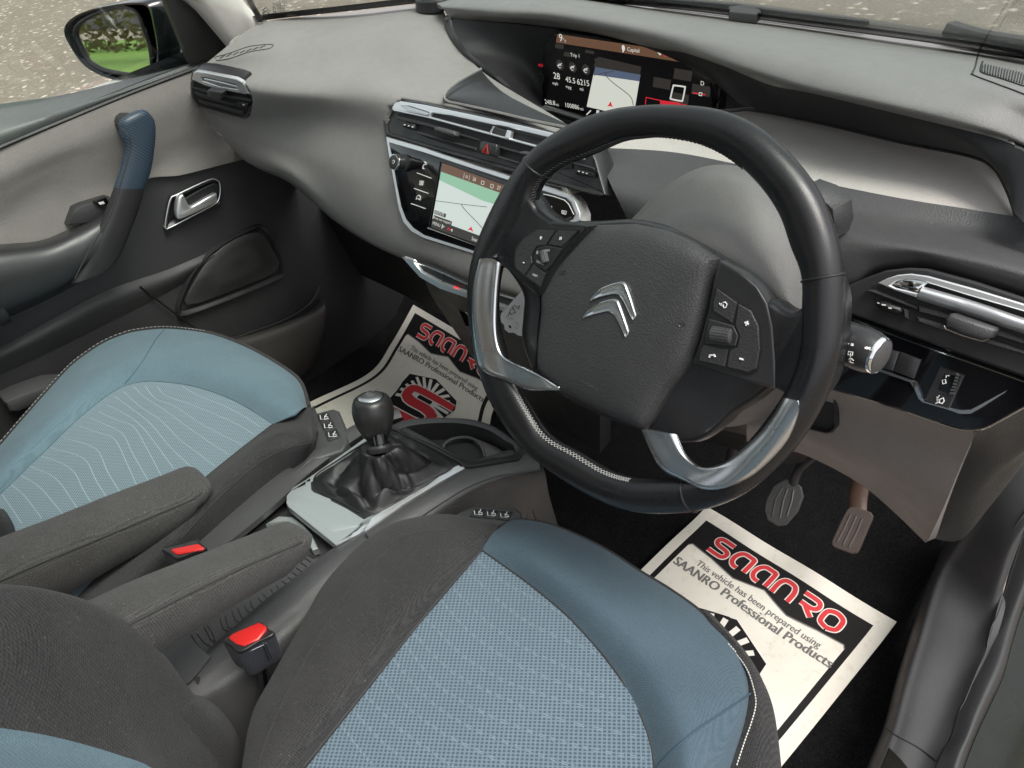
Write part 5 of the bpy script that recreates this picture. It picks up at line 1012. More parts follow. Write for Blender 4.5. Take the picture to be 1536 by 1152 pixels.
loft('backrest_hinge_cover', [W('x', .150, [(268, 1052), (290, 1042), (320, 1055), (350, 1090), (366, 1130), (374, 1180)]), W('x', .175, [(272, 1064), (295, 1062), (318, 1080), (338, 1110), (350, 1140), (356, 1185)]), W('x', .18, [(270, 1090), (285, 1100), (300, 1120), (315, 1150), (325, 1190)])], 30, 14, M['cloth'], ds, .02)

def armrest(par, ax_l, ax_r, tl, tip, se, bo, mat):
    """top-left edge, rounded tip, seam edge, lower edge"""
    A = W('x', ax_l, tl); S = W('x', ax_r, se); O = W('x', ax_r, bo)
    n = 26; A, S, O = resample(smooth(A), n), resample(smooth(S), n), resample(smooth(O), n); G = []
    wv = (S[-1]-A[-1])
    for i in range(n):
        a, s_, o = A[i], S[i], O[i]; d = (o-s_); q = a+d; row = [a.lerp(q, .6), a.lerp(q, .12), a+Vector((0, 0, .0)), a.lerp(s_, .12)+Vector((0, 0, .0045)), a.lerp(s_, .5)+Vector((0, 0, .007)), a.lerp(s_, .88)+Vector((0, 0, .0045)), s_, s_+d*.15+Vector((.003, 0, 0)), s_+d*.55+Vector((.003, 0, 0)), o, o.lerp(q, .12)-Vector((0, 0, .004)), o.lerp(q, .5)-Vector((0, 0, .006)), q]
        G.append(row)
    b = B(); b.grid(G, True)
    # rounded tip: rings shrink towards the tip centre
    last = G[-1]; c = sum(last, Vector())/len(last); fwd = (A[-1]-A[-3]).normalized(); tipv = []
    for sc, h in ((.97, .006), (.9, .012), (.75, .017), (.45, .0205), (.02, .0215)): tipv.append([c+(p-c)*sc+fwd*h for p in last])
    b.grid([last]+tipv, True); o = b.build('armrest', mat, par, 75)
    line(B(), [p+Vector((.0015, 0, .001)) for p in S], .0009).build('armrest_seam', M['thread_dark'], o); return o
armrest(ds, .09, .158, [(60, 934), (117, 908), (200, 870), (300, 831), (380, 800), (412, 787)], None, [(120, 972), (195, 935), (290, 886), (380, 843), (430, 822), (452, 812)], [(150, 1030), (242, 977), (330, 922), (400, 880), (432, 862), (446, 846)], M['cloth2'])
# ---- passenger seat
ps = thing('front_seat', 'passenger seat with blue cushion coloured paler as if lit, beside the far door', 'car seat', (-.38, -.35, .0), 'front seats')
MM = W('z', .402, [(-60, 790), (-20, 758), (12, 730), (78, 666), (120, 626), (156, 597), (178, 583), (200, 575), (234, 572), (293, 580), (352, 601), (410, 636)])
OO = W('z', .385, [(-90, 770), (-40, 712), (0, 668), (39, 623), (98, 557), (128, 532), (156, 514), (185, 502), (211, 496), (254, 493), (313, 500), (371, 521), (430, 555), (453, 578), (461, 611)])
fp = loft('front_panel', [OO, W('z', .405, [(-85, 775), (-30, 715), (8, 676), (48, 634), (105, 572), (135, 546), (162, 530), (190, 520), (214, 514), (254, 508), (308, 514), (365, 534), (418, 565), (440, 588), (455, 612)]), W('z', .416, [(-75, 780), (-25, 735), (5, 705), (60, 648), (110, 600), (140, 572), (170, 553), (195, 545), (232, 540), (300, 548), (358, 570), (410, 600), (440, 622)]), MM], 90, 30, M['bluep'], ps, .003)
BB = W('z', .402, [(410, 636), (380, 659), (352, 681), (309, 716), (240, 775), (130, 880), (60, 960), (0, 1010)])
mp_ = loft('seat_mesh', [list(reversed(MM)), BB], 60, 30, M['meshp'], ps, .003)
BE = W('z', .402, [(461, 611, .388), (449, 620, .392), (410, 636), (380, 659), (352, 681), (309, 716), (240, 775), (130, 880), (60, 960)])
SE_ = W('z', .41, [(468, 612, .385), (466, 640, .392), (469, 660, .392), (450, 668, .40), (430, 673), (390, 693), (330, 745), (273, 806), (160, 920)])
OE = W('z', .345, [(474, 616, .38), (476, 640, .37), (471, 668, .36), (441, 713), (400, 750), (352, 791), (300, 835), (240, 890), (180, 950)])
bp = loft('inner_bolster', [BE, W('z', .417, [(463, 611, .388), (456, 630, .400), (438, 645), (410, 655), (372, 682), (332, 715), (280, 765), (200, 850), (110, 940)]), SE_, OE, vdown(OE, .12, -.01)], 70, 30, M['cloth'], ps, .003)
loft('front_valance', [OO[2:], vdown(OO[2:], .03, .0, -.002), vdown(OO[2:], .16, .0, -.02)], 50, 10, M['black_cloth'], ps, .003)
b = B(); b.tube([p+Vector((-.003, .001, -.001)) for p in smooth(OO)], .0038, 8); b.build('piping', M['cloth'], ps)
bvp = bvh_of([fp, mp_, bp])
seams(ps, bvp, [(-20, 758), (12, 730), (78, 666), (120, 626), (156, 597), (178, 583), (200, 575), (234, 572), (293, 580), (352, 601), (410, 636)], .0009, plain('pale_seam', (.06, .12, .15), .8), 'seam')
seams(ps, bvp, [(246, 495), (232, 512), (212, 545), (187, 576)], .0012, plain('pale_seam', (.06, .12, .15), .8), 'seam')
seams(ps, bvp, [(410, 636), (380, 659), (352, 681), (309, 716), (240, 775)], .0012, M['thread_dark'], 'seam')
seams(ps, bvp, [(466, 664), (450, 668), (430, 673), (390, 693), (330, 745), (273, 806)], .0009, M['thread_dark'], 'seam')
b = B(); q = smooth(OO[:11]); q = resample([p+Vector((.0, .001, .0045)) for p in q], 150)
for k in range(0, 148, 2): line(b, [q[k], q[k+1]], .0007, seg=4)
b.build('edge_stitching', M['thread'], ps)
b = B(); bvm = bvh_of([mp_])
for st in ([(945, 400), (990, 450), (1150, 510), (1300, 570), (1420, 625), (1530, 690)], [(1090, 395), (1180, 450), (1330, 510), (1450, 570), (1560, 640)], [(870, 395), (930, 470), (1050, 520), (1200, 620), (1330, 690), (1455, 750)], [(800, 400), (870, 465), (1000, 550), (1120, 640), (1250, 730), (1370, 810)], [(740, 430), (840, 520), (960, 600), (1080, 720), (1200, 810), (1290, 880)], [(690, 460), (800, 540), (900, 620), (1000, 740), (1100, 840), (1180, 910)], [(640, 510), (760, 570), (850, 640), (930, 740), (1040, 890)], [(590, 550), (700, 600), (800, 640), (880, 770), (990, 980)], [(540, 590), (660, 640), (740, 690), (800, 810), (910, 1000)], [(480, 640), (600, 680), (690, 720), (760, 860), (840, 1040)], [(380, 710), (500, 740), (590, 790), (650, 920), (750, 1080)], [(310, 770), (430, 800), (520, 850), (580, 970), (670, 1110)], [(250, 820), (370, 860), (450, 920), (500, 1020), (580, 1150)], [(185, 880), (300, 930), (370, 990), (430, 1080), (500, 1180)], [(130, 935), (220, 990), (290, 1060), (390, 1180)], [(70, 990), (150, 1060), (250, 1190)], [(10, 1045), (80, 1145), (130, 1220)]):
    q = drape(bvm, dens(c5(st)), .0)
    if len(q) > 2: b.tube(q, .0008, 4)
b.build('stripe_stitching', M['stripe'], ps)
armrest(ps, -.17, -.098, [(-60, 832), (0, 806), (80, 776), (160, 744), (240, 714), (270, 702)], None, [(-60, 902), (0, 871), (80, 836), (160, 803), (240, 769), (290, 748), (303, 738)], [(-40, 960), (30, 925), (90, 898), (180, 846), (250, 806), (285, 778), (298, 760)], M['cloth2'])
loft('backrest_corner', [W('x', -.30, [(-60, 755), (0, 762), (12, 772), (22, 792), (24, 815)]), W('x', -.28, [(-60, 770), (-10, 775), (5, 785), (12, 805), (14, 830)]), W('x', -.27, [(-60, 800), (-30, 805), (-10, 815), (0, 840)])], 16, 8, M['cloth'], ps, .03)

# ================================================================= centre console
cs = thing('centre_console', 'dark grey centre console between the two seats with silver gear surround', 'centre console', (0, -.1, 0))
rail = M['grey_soft']
# left flank, deck, right flank as one lofted body
RT_ = W('z', .375, [(250, 1075, .36), (300, 1002), (360, 945), (430, 893), (500, 838), (560, 792), (630, 742), (701, 701), (752, 684, .372), (806, 690, .365)])
L0 = W('z', .36, [(130, 960), (200, 890), (285, 808), (350, 765), (418, 712), (441, 713), (475, 690), (520, 655), (560, 634), (600, 622)])
deck = loft('console_body', [vdown(L0, .26, -.04), vdown(L0, .03, -.006), L0, W('z', .358, [(170, 985), (230, 925), (310, 850), (390, 785), (428, 752), (470, 712), (530, 668), (575, 640), (606, 630)])], 50, 20, M['grey_soft'], cs, .01)
right = loft('console_flank', [
    W('z', .366, [(300, 985), (345, 945), (400, 898), (460, 852), (505, 818), (560, 778), (610, 742), (675, 708), (705, 694), (760, 676), (800, 672)]),
    W('z', .374, [(285, 1010), (340, 962), (400, 912), (470, 862), (520, 824), (580, 782), (640, 742), (700, 706), (750, 686), (806, 684)]),
    W('z', .368, [(280, 1045), (345, 995), (410, 940), (480, 885), (540, 840), (600, 795), (660, 755), (720, 725), (770, 710), (812, 706)]),
    W('z', .345, [(300, 1075), (365, 1030), (430, 975), (500, 912), (560, 865), (620, 815), (680, 770), (735, 738), (780, 722), (818, 712)]),
    W('z', .25, [(330, 1180), (400, 1100), (470, 1030), (540, 960), (610, 900), (680, 845), (740, 805), (790, 780), (826, 752)]),
    W('z', .02, [(400, 1350), (480, 1230), (560, 1150), (640, 1070), (710, 1000), (760, 950), (800, 900), (830, 860), (850, 830)])], 70, 46, M['grey_soft'], cs, .012)
bvc = bvh_of([right])
seams(cs, bvc, [(618, 785), (660, 757), (705, 730), (755, 713), (800, 708), (815, 700)], .0009, M['rubber'], 'trim_gap')
line(B(), [PX(548, 801, 'z', .380), PX(556, 812, 'z', .372)], .001).build('trim_gap', M['rubber'], cs)
# rubber-lined tray with ribs
tray = slab('tray_mat', 'z', .335, [(426, 758), (505, 818), (470, 850), (400, 905), (309, 986), (270, 950), (240, 930), (330, 840)], M['grey_soft'], cs, [(0, -.02), (0, 0)])
loft('tray_rear_wall', [W('z', .375, [(255, 968), (275, 1000), (300, 1020)]), W('z', .34, [(281, 950), (296, 968), (312, 986)]), W('z', .33, [(281, 950), (296, 968), (312, 986)])], 8, 5, M['grey_soft'], cs, .006)
loft('tray_rear_deck', [W('z', .378, [(215, 985), (245, 962), (283, 948)]), W('z', .380, [(230, 1010), (262, 995), (296, 968)]), W('z', .376, [(250, 1045), (285, 1022), (316, 985)])], 14, 10, M['grey_soft'], cs, .01)
b = B()
rb = lambda p: cr(240, 740, 3.387, p)
for st in ([(160, 720), (190, 770), (225, 820), (240, 830)], [(185, 712), (225, 760), (270, 790), (290, 785)], [(225, 680), (255, 740), (285, 765)], [(240, 670), (262, 700), (290, 780)], [(305, 640), (322, 690), (355, 705)], [(330, 620), (345, 680), (375, 690)], [(365, 595), (380, 640), (420, 668)], [(395, 580), (410, 625), (438, 650)], [(430, 565), (440, 595), (480, 615)], [(460, 545), (466, 575), (500, 600)], [(500, 530), (510, 545), (538, 565)], [(525, 510), (540, 530), (562, 545)], [(560, 485), (578, 510), (588, 520)], [(590, 465), (600, 480), (615, 500)], [(620, 445), (640, 460), (658, 465)], [(650, 425), (668, 440), (685, 445)], [(672, 400), (690, 415), (705, 420)], [(692, 378), (708, 390), (722, 398)], [(715, 352), (732, 362), (745, 372)], [(735, 330), (752, 340), (765, 350)], [(752, 312), (770, 325), (785, 330)], [(780, 290), (800, 300), (815, 305)]):
    line(b, W('z', .3355, rb(st)), .0007)
b.build('tray_ribs', M['black_smooth'], tray)
# pale cup loop
lo = [(405, 783), (420, 778), (436, 777), (450, 789), (464, 804), (474, 822)]
B().plate(W('z', .352, [(398, 786), (418, 774), (438, 775), (455, 787), (468, 802), (477, 822), (468, 825), (458, 808), (446, 794), (433, 782), (418, 783)]), Vector((0, 0, 1)), [(0, -.012), (0, -.001), (.001, 0)]).build('cup_divider', M['trim_pale'], cs)
# silver gear surround: front slope and two side rails
fr = M['trim_pale']
loft('surround_front', [W('z', .372, [(431, 743), (440, 731), (462, 718), (480, 712)]), W('z', .374, [(430, 750), (455, 752), (480, 766), (512, 780)]), W('z', .372, [(430, 757), (456, 776), (500, 806), (545, 790)]), W('z', .356, [(431, 762), (456, 784), (503, 819), (548, 797)])], 24, 12, fr, cs, .004, sm=False)
G1 = slab('surround_ledge', 'z', .3735, [(429, 744), (436, 736), (466, 716), (468, 736), (520, 762), (546, 778), (582, 762), (558, 778), (548, 797), (503, 818), (431, 760)], fr, cs, [(0, -.012), (0, -.002), (.001, 0)])
slab('surround_rail', 'z', .3735, [(434, 738), (466, 714), (548, 656), (592, 636), (596, 642), (552, 664), (470, 722)], fr, cs, [(0, -.012), (0, -.002), (.001, 0)])
slab('surround_rail', 'z', .3735, [(503, 818), (546, 779), (580, 762), (640, 728), (672, 704), (690, 696), (701, 700), (660, 722), (600, 758), (548, 797)], M['trim'], cs, [(0, -.012), (0, -.002), (.001, 0)])
slab('surround_bridge', 'z', .374, [(588, 640), (600, 634), (640, 655), (700, 690), (704, 700), (690, 702), (640, 670)], M['black_smooth'], cs, [(0, -.02), (0, -.003), (.003, 0)])
slab('gaiter_well', 'z', .3690, [(466, 716), (550, 660), (592, 640), (640, 666), (690, 698), (580, 764), (546, 778), (470, 738)], M['gaiter'], cs, [(0, -.03), (0, 0)])
# cup holder
cup = thing('x', 'x', 'x', (0, 0, 0)); bpy.data.objects.remove(cup)
rim_o = [(589, 643), (592, 636), (620, 628), (673, 627), (705, 629), (735, 637), (760, 652), (779, 668), (783, 678), (778, 688), (765, 690), (705, 700), (690, 694), (640, 668)]
r_top = smooth(W('z', .378, rim_o), True, 5)
b = B(); inner = smooth(W('z', .376, [(600, 646), (625, 637), (672, 634), (704, 637), (732, 645), (755, 659), (772, 672), (770, 682), (740, 687), (705, 693), (690, 688), (645, 665)]), True, 5)
n_ = min(len(r_top), len(inner)); r_top = resample(r_top+[r_top[0]], 60)[:-1]; inner = resample(inner+[inner[0]], 60)[:-1]
b.grid([[p-Vector((0, 0, .2)) for p in r_top], r_top, [p.lerp(q, .5)+Vector((0, 0, .001)) for p, q in zip(r_top, inner)], inner, [p-Vector((0, 0, .035)) for p in inner], [p-Vector((0, 0, .036)) for p in inner]], True)
b.build('cup_holder_rim', M['black_smooth'], cs, 60)
slab('cup_holder_deck', 'z', .342, [(600, 646), (625, 637), (672, 634), (704, 637), (732, 645), (755, 659), (772, 672), (770, 682), (740, 690), (705, 700), (690, 694), (645, 672)], M['black_dark'], cs, [(0, -.05), (0, 0)])
def arcs(c, r, a0, a1, n=20, zz=0): return [c+Vector((r*math.cos(a0+(a1-a0)*k/n), r*math.sin(a0+(a1-a0)*k/n), zz)) for k in range(n+1)]
c1 = PX(697, 690, 'z', .355); b = B()
b.tube([PX(*p, 'z', .352) for p in dens([(664, 674), (668, 665), (680, 658), (700, 656), (716, 662), (724, 674), (727, 686)])], .0022, 6); b.build('cup_ring', M['grey_soft'], cs)
B().plate([PX(*p, 'z', .352) for p in [(706, 656), (722, 660), (745, 670), (768, 684), (766, 688), (744, 686), (732, 690), (727, 688), (722, 672)]], Vector((0, 0, 1)), [(0, -.01), (0, -.001), (.0015, 0)]).build('cup_web', M['grey_soft'], cs)
disc(B(), PX(708, 700, 'z', .33), Vector((0, 0, 1)), [(.03, -.004), (.03, 0), (.022, .001), (0, .001)]).build('cup_base', M['pocket'] if 'pocket' in M else M['grey_soft'], cs)
# seat control pads
def pad(label, out, btns, iconmat, side):
    o = slab('control_pad', 'z', .372, out, M['grey_soft'], cs, [(0, -.10), (0, -.004), (.002, -.001), (.005, 0)], False)
    o['label'] = label
    for bt in btns:
        bb = slab('pad_button', 'z', .374, bt, M['black_smooth'], o, [(0, -.003), (0, -.0006), (.0008, 0)])
        c = [sum(p[i] for p in bt)/4 for i in (0, 1)]; b = B(); s = side
        ic(b, 'z', .3748, [(c[0]-6, c[1]-3), (c[0]-5, c[1]+3), (c[0]+1, c[1]+3), (c[0]+1, c[1]-2)], .0006); ic(b, 'z', .3748, [(c[0]+1, c[1]+3), (c[0]+7, c[1]+2)], .0006); ic(b, 'z', .3748, [(c[0]+4, c[1]-5), (c[0]+2, c[1]-1), (c[0]+6, c[1])], .0006)
        b.build('symbol', M['white'], bb)
pad('grey pad of three buttons beside the passenger seat', [(459, 627), (462, 622), (500, 612), (508, 615), (512, 624), (523, 650), (522, 664), (514, 676), (470, 690), (440, 712), (470, 672), (475, 650)], [[(475, 622), (492, 618), (497, 629), (480, 634)], [(481, 636), (498, 631), (504, 641), (486, 647)], [(487, 649), (505, 643), (511, 655), (492, 661)]], M['white'], 1)
pad('grey pad of three buttons beside the driver seat', [(678, 774), (690, 766), (712, 757), (730, 758), (773, 760), (781, 767), (784, 778), (760, 800), (700, 800)], [[(712, 763), (729, 763), (724, 776), (704, 774)], [(732, 764), (747, 765), (743, 777), (726, 776)], [(750, 766), (769, 767), (763, 780), (745, 778)]], M['white'], -1)

# ================================================================= gear lever
gr = thing('gear_lever', 'gear lever with round black and silver knob rising from a leather gaiter', 'gear lever', (0, -.1, .37))
top = PX(556, 596, 'z', .492); base = PX(571, 690, 'z', .425); axd = (top-base).normalized()
base_o = smooth(W('z', .373, [(466, 716), (500, 692), (550, 660), (592, 641), (640, 667), (688, 697), (650, 722), (580, 764), (546, 777), (505, 757), (470, 738)]), True, 8)
nn = 96; base_o = resample(base_o+[base_o[0]], nn+1)[:-1]
ringc = PX(570, 672, 'z', .432); G = []; rnd = random.Random(3)
# order the ring by angle to match
cc = sum(base_o, Vector())/nn
angs = [math.atan2(p.y-cc.y, p.x-cc.x) for p in base_o]
rows = 44
for j in range(rows+1):
    t = j/rows; row = []
    for i in range(nn):
        a = angs[i]; topp = ringc+Vector((math.cos(a)*.0155, math.sin(a)*.0155, 0))
        ss = lambda x: x*x*(3-2*x)
        p = base_o[i].lerp(topp, min(t**.85*1.02, 1)); rise = .373+.010*ss(min(t/.4, 1))+(.432-.383)*ss(max(0, min((t-.42)/.50, 1)))
        w_ = math.sin(math.pi*min(t*1.05, 1))**.8; fold = lambda x: abs(math.sin(x))*2-1
        f = .0062*w_*fold(1.5*a+4*t+1.2*math.sin(2*a+.7))+.0032*w_*fold(4*a-6*t+1.6*math.sin(3*a))+.0012*(t**2)*math.sin(26*a)
        out = Vector((math.cos(a), math.sin(a), 0)); q = Vector((p.x, p.y, rise))+out*f*.8+Vector((0, 0, 1))*(.0065*w_*fold(2*a+7*t+1.3*math.sin(a+1))+.003*w_*fold(5*a-5*t))*min(t*3, 1)
        row.append(q)
    G.append(row)
b = B(); b.grid(G, True); gtr = b.build('gaiter', M['gaiter'], gr, 80)
b = B(); q = [Vector((p.x, p.y, .3745)).lerp(Vector((cc.x, cc.y, .3745)), .07) for p in base_o]; line(b, q, .0012, True); b.build('gaiter_hem', M['gaiter'], gr)
disc(B(), ringc-axd*.002, axd, [(.0150, -.004), (.0172, 0), (.0178, .003), (.0160, .006), (.0125, .0068), (.0115, .0068)]).build('collar', M['black_smooth'], gr)
disc(B(), ringc, axd, [(.0105, 0), (.0112, .012), (.0120, .020), (.0125, .0215), (.0150, .022)]).build('stem', M['gloss'], gr)
L_ = (top-ringc).length
axk = (axd+(CAM-top).normalized()*.42).normalized(); kb0 = top-axk*.0640
kb = disc(B(), kb0, axk, [(.0140, .004), (.0150, .0045), (.0190, .010), (.0245, .024), (.0272, .036), (.0275, .046), (.0258, .056), (.0228, .0620), (.0200, .0638), (.0176, .0642), (.0172, .0630)]).build('knob', plastic('knob_leather', (.018, .018, .018), .36, 900, .2, .1), gr)
kt_ = kb0+axk*.0640
disc(B(), kt_, axk, [(.0172, -.001), (.0172, .0012), (.0160, .0024), (.011, .0032), (.005, .0035), (0, .0036)]).build('knob_cap', M['steel'], kb)
b = B(); ux = Vector((1, -.1, 0)); ux = (ux-axk*ux.dot(axk)).normalized(); uy = axk.cross(ux); kp = lambda x, y: kt_+ux*x+uy*y+axk*.0038
for x in (-.007, -.0023, .0024): line(b, [kp(x, -.004), kp(x, .005)], .0003)
line(b, [kp(-.0115, .0005), kp(.0024, .0005)], .0003); line(b, [kp(-.0115, .0005), kp(-.0115, .005)], .0003)
for k, (x, y) in enumerate(((-.008, .0058), (-.008, -.0075), (-.0033, .0058), (-.0033, -.0075), (.0015, .0058), (.0015, -.0075), (-.0125, .0058))):
    text_on(b, '135246R'[[0, 3, 1, 4, 2, 5, 6][k]], kp(x, y), kp(x+.0017, y), axk, off=0)
b.build('gear_pattern', M['grey_print'], kb)
c = PX(530, 750, 'z', .385)

# ================================================================= belt buckles
def buckle(lab, tq, seat_dir, drop, rq, zt=.455):
    """tq: four traced corners of the top face, going round"""
    tp_ = [PX(*p, 'z', zt) for p in tq]; c = sum(tp_, Vector())/4
    th = thing('seat_belt_buckle', lab, 'belt buckle', (c.x, c.y, zt-drop), 'front seat belt buckles')
    dn = Vector((-.28, -.05, -1)).normalized(); G = []
    o = smooth([tp_[0], tp_[0].lerp(tp_[1], .5), tp_[1], tp_[1].lerp(tp_[2], .5), tp_[2], tp_[2].lerp(tp_[3], .5), tp_[3], tp_[3].lerp(tp_[0], .5)], True, 5); cc = sum(o, Vector())/len(o)
    for sc, h in ((1.0, .003), (1.04, .008), (1.02, .05), (.96, .064), (.80, .072), (.5, .075), (.05, .075)): G.append([cc+(p-cc)*sc+dn*h for p in o])
    b = B(); b.grid(G, True); b.build('buckle_sleeve', M['felt'], th)
    b = B(); b.grid([[cc+(p-cc)*sc+dn*h for p in o] for sc, h in ((1.02, .0045), (1.03, .001), (1.0, -.001), (.94, -.0015), (.90, -.0005), (.02, .0))], True); hz = b.build('buckle_head', M['black_smooth'], th)
    b = B(); rq3 = [PX(*p, 'z', zt+.0025) for p in rq]; b.plate(rq3, Vector((0, 0, 1)), [(0, -.006), (0, -.001), (.001, 0), (.002, .0003)]); b.build('release_button', M['red'], th)
    b = B(); b.plate([rq3[k]*1 for k in range(len(rq3))], Vector((0, 0, 1)), [(0, -.006), (-.0008, -.0025)]); b.build('button_slot', M['black_dark'], th)
    st = [cc+dn*.07, cc+dn*.095+Vector((.004, -.004, 0)), cc+dn*.13+Vector((.01, -.012, 0))]
    b = B(); b.tube(st, [.011, .010, .010], 10, flat=.35); b.build('buckle_stalk', M['gloss'], th)
    l1 = cc+(tp_[1]-cc)*.2
    return th, tp_, dn
M['felt'] = cloth('buckle_felt', (.010, .012, .018), (.035, .038, .05), .0018, .3, .5, lint=.5)
th, tp_, dn = buckle('red-topped belt buckle beside the driver seat in the foreground', [(336, 960), (389, 934), (411, 951), (360, 978)], 1, .13, [(342, 956), (348, 950), (388, 933), (399, 939), (399, 944), (387, 959), (365, 968), (354, 965)])
e = (tp_[2]-tp_[3]); b = B()
for f_ in (.62, .70): line(b, [tp_[3].lerp(tp_[2], f_)+dn*.008+Vector((.0014, 0, 0))*1.2, tp_[3].lerp(tp_[2], f_)+dn*.05+Vector((.0012, 0, 0))], .0006)
line(b, [tp_[3]+dn*.008, tp_[3].lerp(tp_[2], .62)+dn*.008+Vector((.0014, -.0006, 0))], .0006); b.build('sleeve_seam', M['steel'], th)
buckle('red-topped belt buckle half hidden behind the driver armrest', [(243, 823), (295, 809), (309, 823), (266, 838)], 1, .13, [(256, 823), (297, 815), (306, 821), (304, 824), (266, 831), (258, 827)])

# ================================================================= pedals
def pedal(lab, out, mat, ribs, armp, armw, frame=None):
    n = Vector((0, -.62, .78)); c0 = PX(out[0][0], out[0][1], 'y', .33); d0 = Vector(c0).dot(n)
    PLANES['ped'] = lambda h: (n, d0+h)
    c = PX(sum(p[0] for p in out)/len(out), sum(p[1] for p in out)/len(out), 'ped', 0); th = thing('pedal', lab, 'pedal', tuple(c), 'foot pedals')
    o = B().plate([PX(*p, 'ped', 0) for p in out], n, [(.002, -.010), (0, -.006), (0, -.002), (.0015, 0), (.003, 0)], False).build('pedal_pad', mat, th)
    for r in ribs: line(B(), [PX(*p, 'ped', .0003) for p in r], .0015).build('tread_rib', mat, o)
    b = B(); pp = [PX(p[0], p[1], 'ped', p[2]) for p in armp]; b.tube(smooth(pp), armw, 10, flat=.4, upv=n); b.build('pedal_arm', frame or M['black_soft'], th)
    return th
c3b = lambda p: cr(1150, 540, 3.971, p)
pedal('dark rubber brake pedal, oval, left of the rusty pedal', c3b([(110, 705), (155, 712), (205, 755), (217, 810), (185, 900), (115, 980), (62, 987), (5, 955), (-16, 890), (-5, 830), (40, 745)]), M['pedal'], [c3b([(95, 760), (55, 830), (35, 930)]), c3b([(125, 765), (100, 840), (80, 940)]), c3b([(160, 775), (150, 840), (120, 930)])], [(1188, 735, -.006), (1195, 710, .01), (1208, 694, .03), (1240, 670, .06)], .007)
pedal('long rusty brown accelerator pedal on the right', c3b([(500, 872), (520, 870), (618, 905), (632, 925), (630, 945), (550, 1130), (535, 1150), (500, 1152), (400, 1115), (385, 1095), (388, 1070), (440, 955), (475, 890)]), M['rust2'] if 'rust2' in M else M['pedal_rust'] if 'pedal_rust' in M else M['rust'], [c3b([(500, 920), (460, 1010), (420, 1085)]), c3b([(535, 930), (490, 1030), (455, 1100)]), c3b([(570, 945), (530, 1040), (490, 1115)])], [(1286, 772, -.006), (1287, 745, -.004), (1294, 715, .004), (1304, 690, .02)], .013, M['rust'])
pedal('clutch pedal barely visible in the dark below the wheel', [(1075, 705), (1100, 700), (1110, 720), (1100, 745), (1075, 748), (1066, 728)], M['pedal'], [], [(1090, 715, -.006), (1098, 680, .02), (1105, 640, .06)], .009)

# ================================================================= sill and kick panel
sill = thing('door_sill', 'dark grey plastic sill trim with rubber seal at the open driver door', 'door sill', (.68, .15, .05))
c12 = lambda p: cr(1280, 780, 3.0977, p)
sA = W('z', .04, [(1560, 560, .30), (1480, 700, .22), (1419, 812, .08), (1404, 845, .05), (1386, 887), (1367, 945), (1345, 1016), (1325, 1090), (1300, 1152), (1280, 1220)])
sB = W('z', .125, [(1575, 565, .34), (1495, 708, .27), (1430, 818, .16), (1413, 846, .13), (1394, 889), (1376, 948), (1354, 1018), (1334, 1091), (1310, 1153), (1290, 1222)])
sB2 = W('z', .138, [(1600, 590, .345), (1510, 730, .275), (1450, 828, .175), (1432, 855, .145), (1414, 897, .14), (1396, 955), (1374, 1025), (1354, 1096), (1332, 1158), (1312, 1225)])
sC = W('z', .15, [(1660, 640, .34), (1540, 780, .27), (1496, 868, .20), (1484, 900, .17), (1470, 930, .15), (1452, 975, .145), (1430, 1030, .14), (1408, 1085, .14), (1385, 1140, .14), (1360, 1210, .14)])
sD = W('z', .155, [(1700, 640, .34), (1560, 760, .28), (1534, 805, .23), (1514, 856, .20), (1500, 900, .175), (1481, 968, .16), (1458, 1022, .155), (1432, 1088, .15), (1408, 1146, .15), (1385, 1215, .15)])
kick = loft('kick_panel', [sA, sB, sB2, sC, sD], 80, 44, plastic('sill_plastic', (.036, .036, .037), .56, 900, .3, .35), sill, .01)
bvk = bvh_of([kick])
seal_p = [(1540, 790), (1528, 820), (1516, 854), (1507, 880), (1504, 897), (1498, 918), (1488, 941), (1483, 960), (1477, 981), (1467, 1002), (1457, 1026), (1448, 1048), (1438, 1072), (1432, 1092), (1427, 1108), (1418, 1122), (1411, 1137), (1405, 1152), (1395, 1200)]
q = drape(bvk, dens(seal_p, 4), .0006); line(B(), q, .0009).build('panel_gap', M['black_dark'], sill)
sealL = W('z', .152, [(p[0]-1, p[1]-1) for p in seal_p][::2]+[(1390, 1215)]); sealR = W('z', .150, [(1600, 800), (1556, 865), (1536, 905), (1519, 958), (1506, 1006), (1487, 1048), (1464, 1098), (1446, 1146), (1425, 1215)])
mid = [a.lerp(c, .5)+Vector((.004, 0, .010)) for a, c in zip(resample(smooth(sealL), 40), resample(smooth(sealR), 40))]
loft('rubber_seal', [resample(smooth(sealL), 40), mid, resample(smooth(sealR), 40), vdown(resample(smooth(sealR), 40), .03, .002)], 60, 18, M['black_smooth'], sill, .006)
q = drape(bvk, dens([(1326, 1090), (1345, 1104), (1375, 1120), (1405, 1142)], 4), .0006); line(B(), q, .001).build('panel_joint', M['black_dark'], sill)
q = drape(bvk, [(1334, 1122), (1352, 1140), (1376, 1170), (1345, 1165), (1318, 1160)], .0002)
if len(q) == 5:
    nq = (q[1]-q[0]).cross(q[3]-q[0]).normalized(); nq = nq if nq.dot(CAM-q[0]) > 0 else -nq
    B().plate(q, nq, [(0, -.002), (0, .001), (.0006, .0015)]).build('sill_badge', M['steel_dark'], sill)
outer = loft('painted_sill', [vdown(resample(smooth(sealR), 30), .012, .002), [p+Vector((.05, .01, -.05)) for p in resample(smooth(sealR), 30)], [p+Vector((.075, .01, -.12)) for p in resample(smooth(sealR), 30)], [p+Vector((.08, .0, -.30)) for p in resample(smooth(sealR), 30)]], 40, 14, M['sillpaint'], sill, .006)

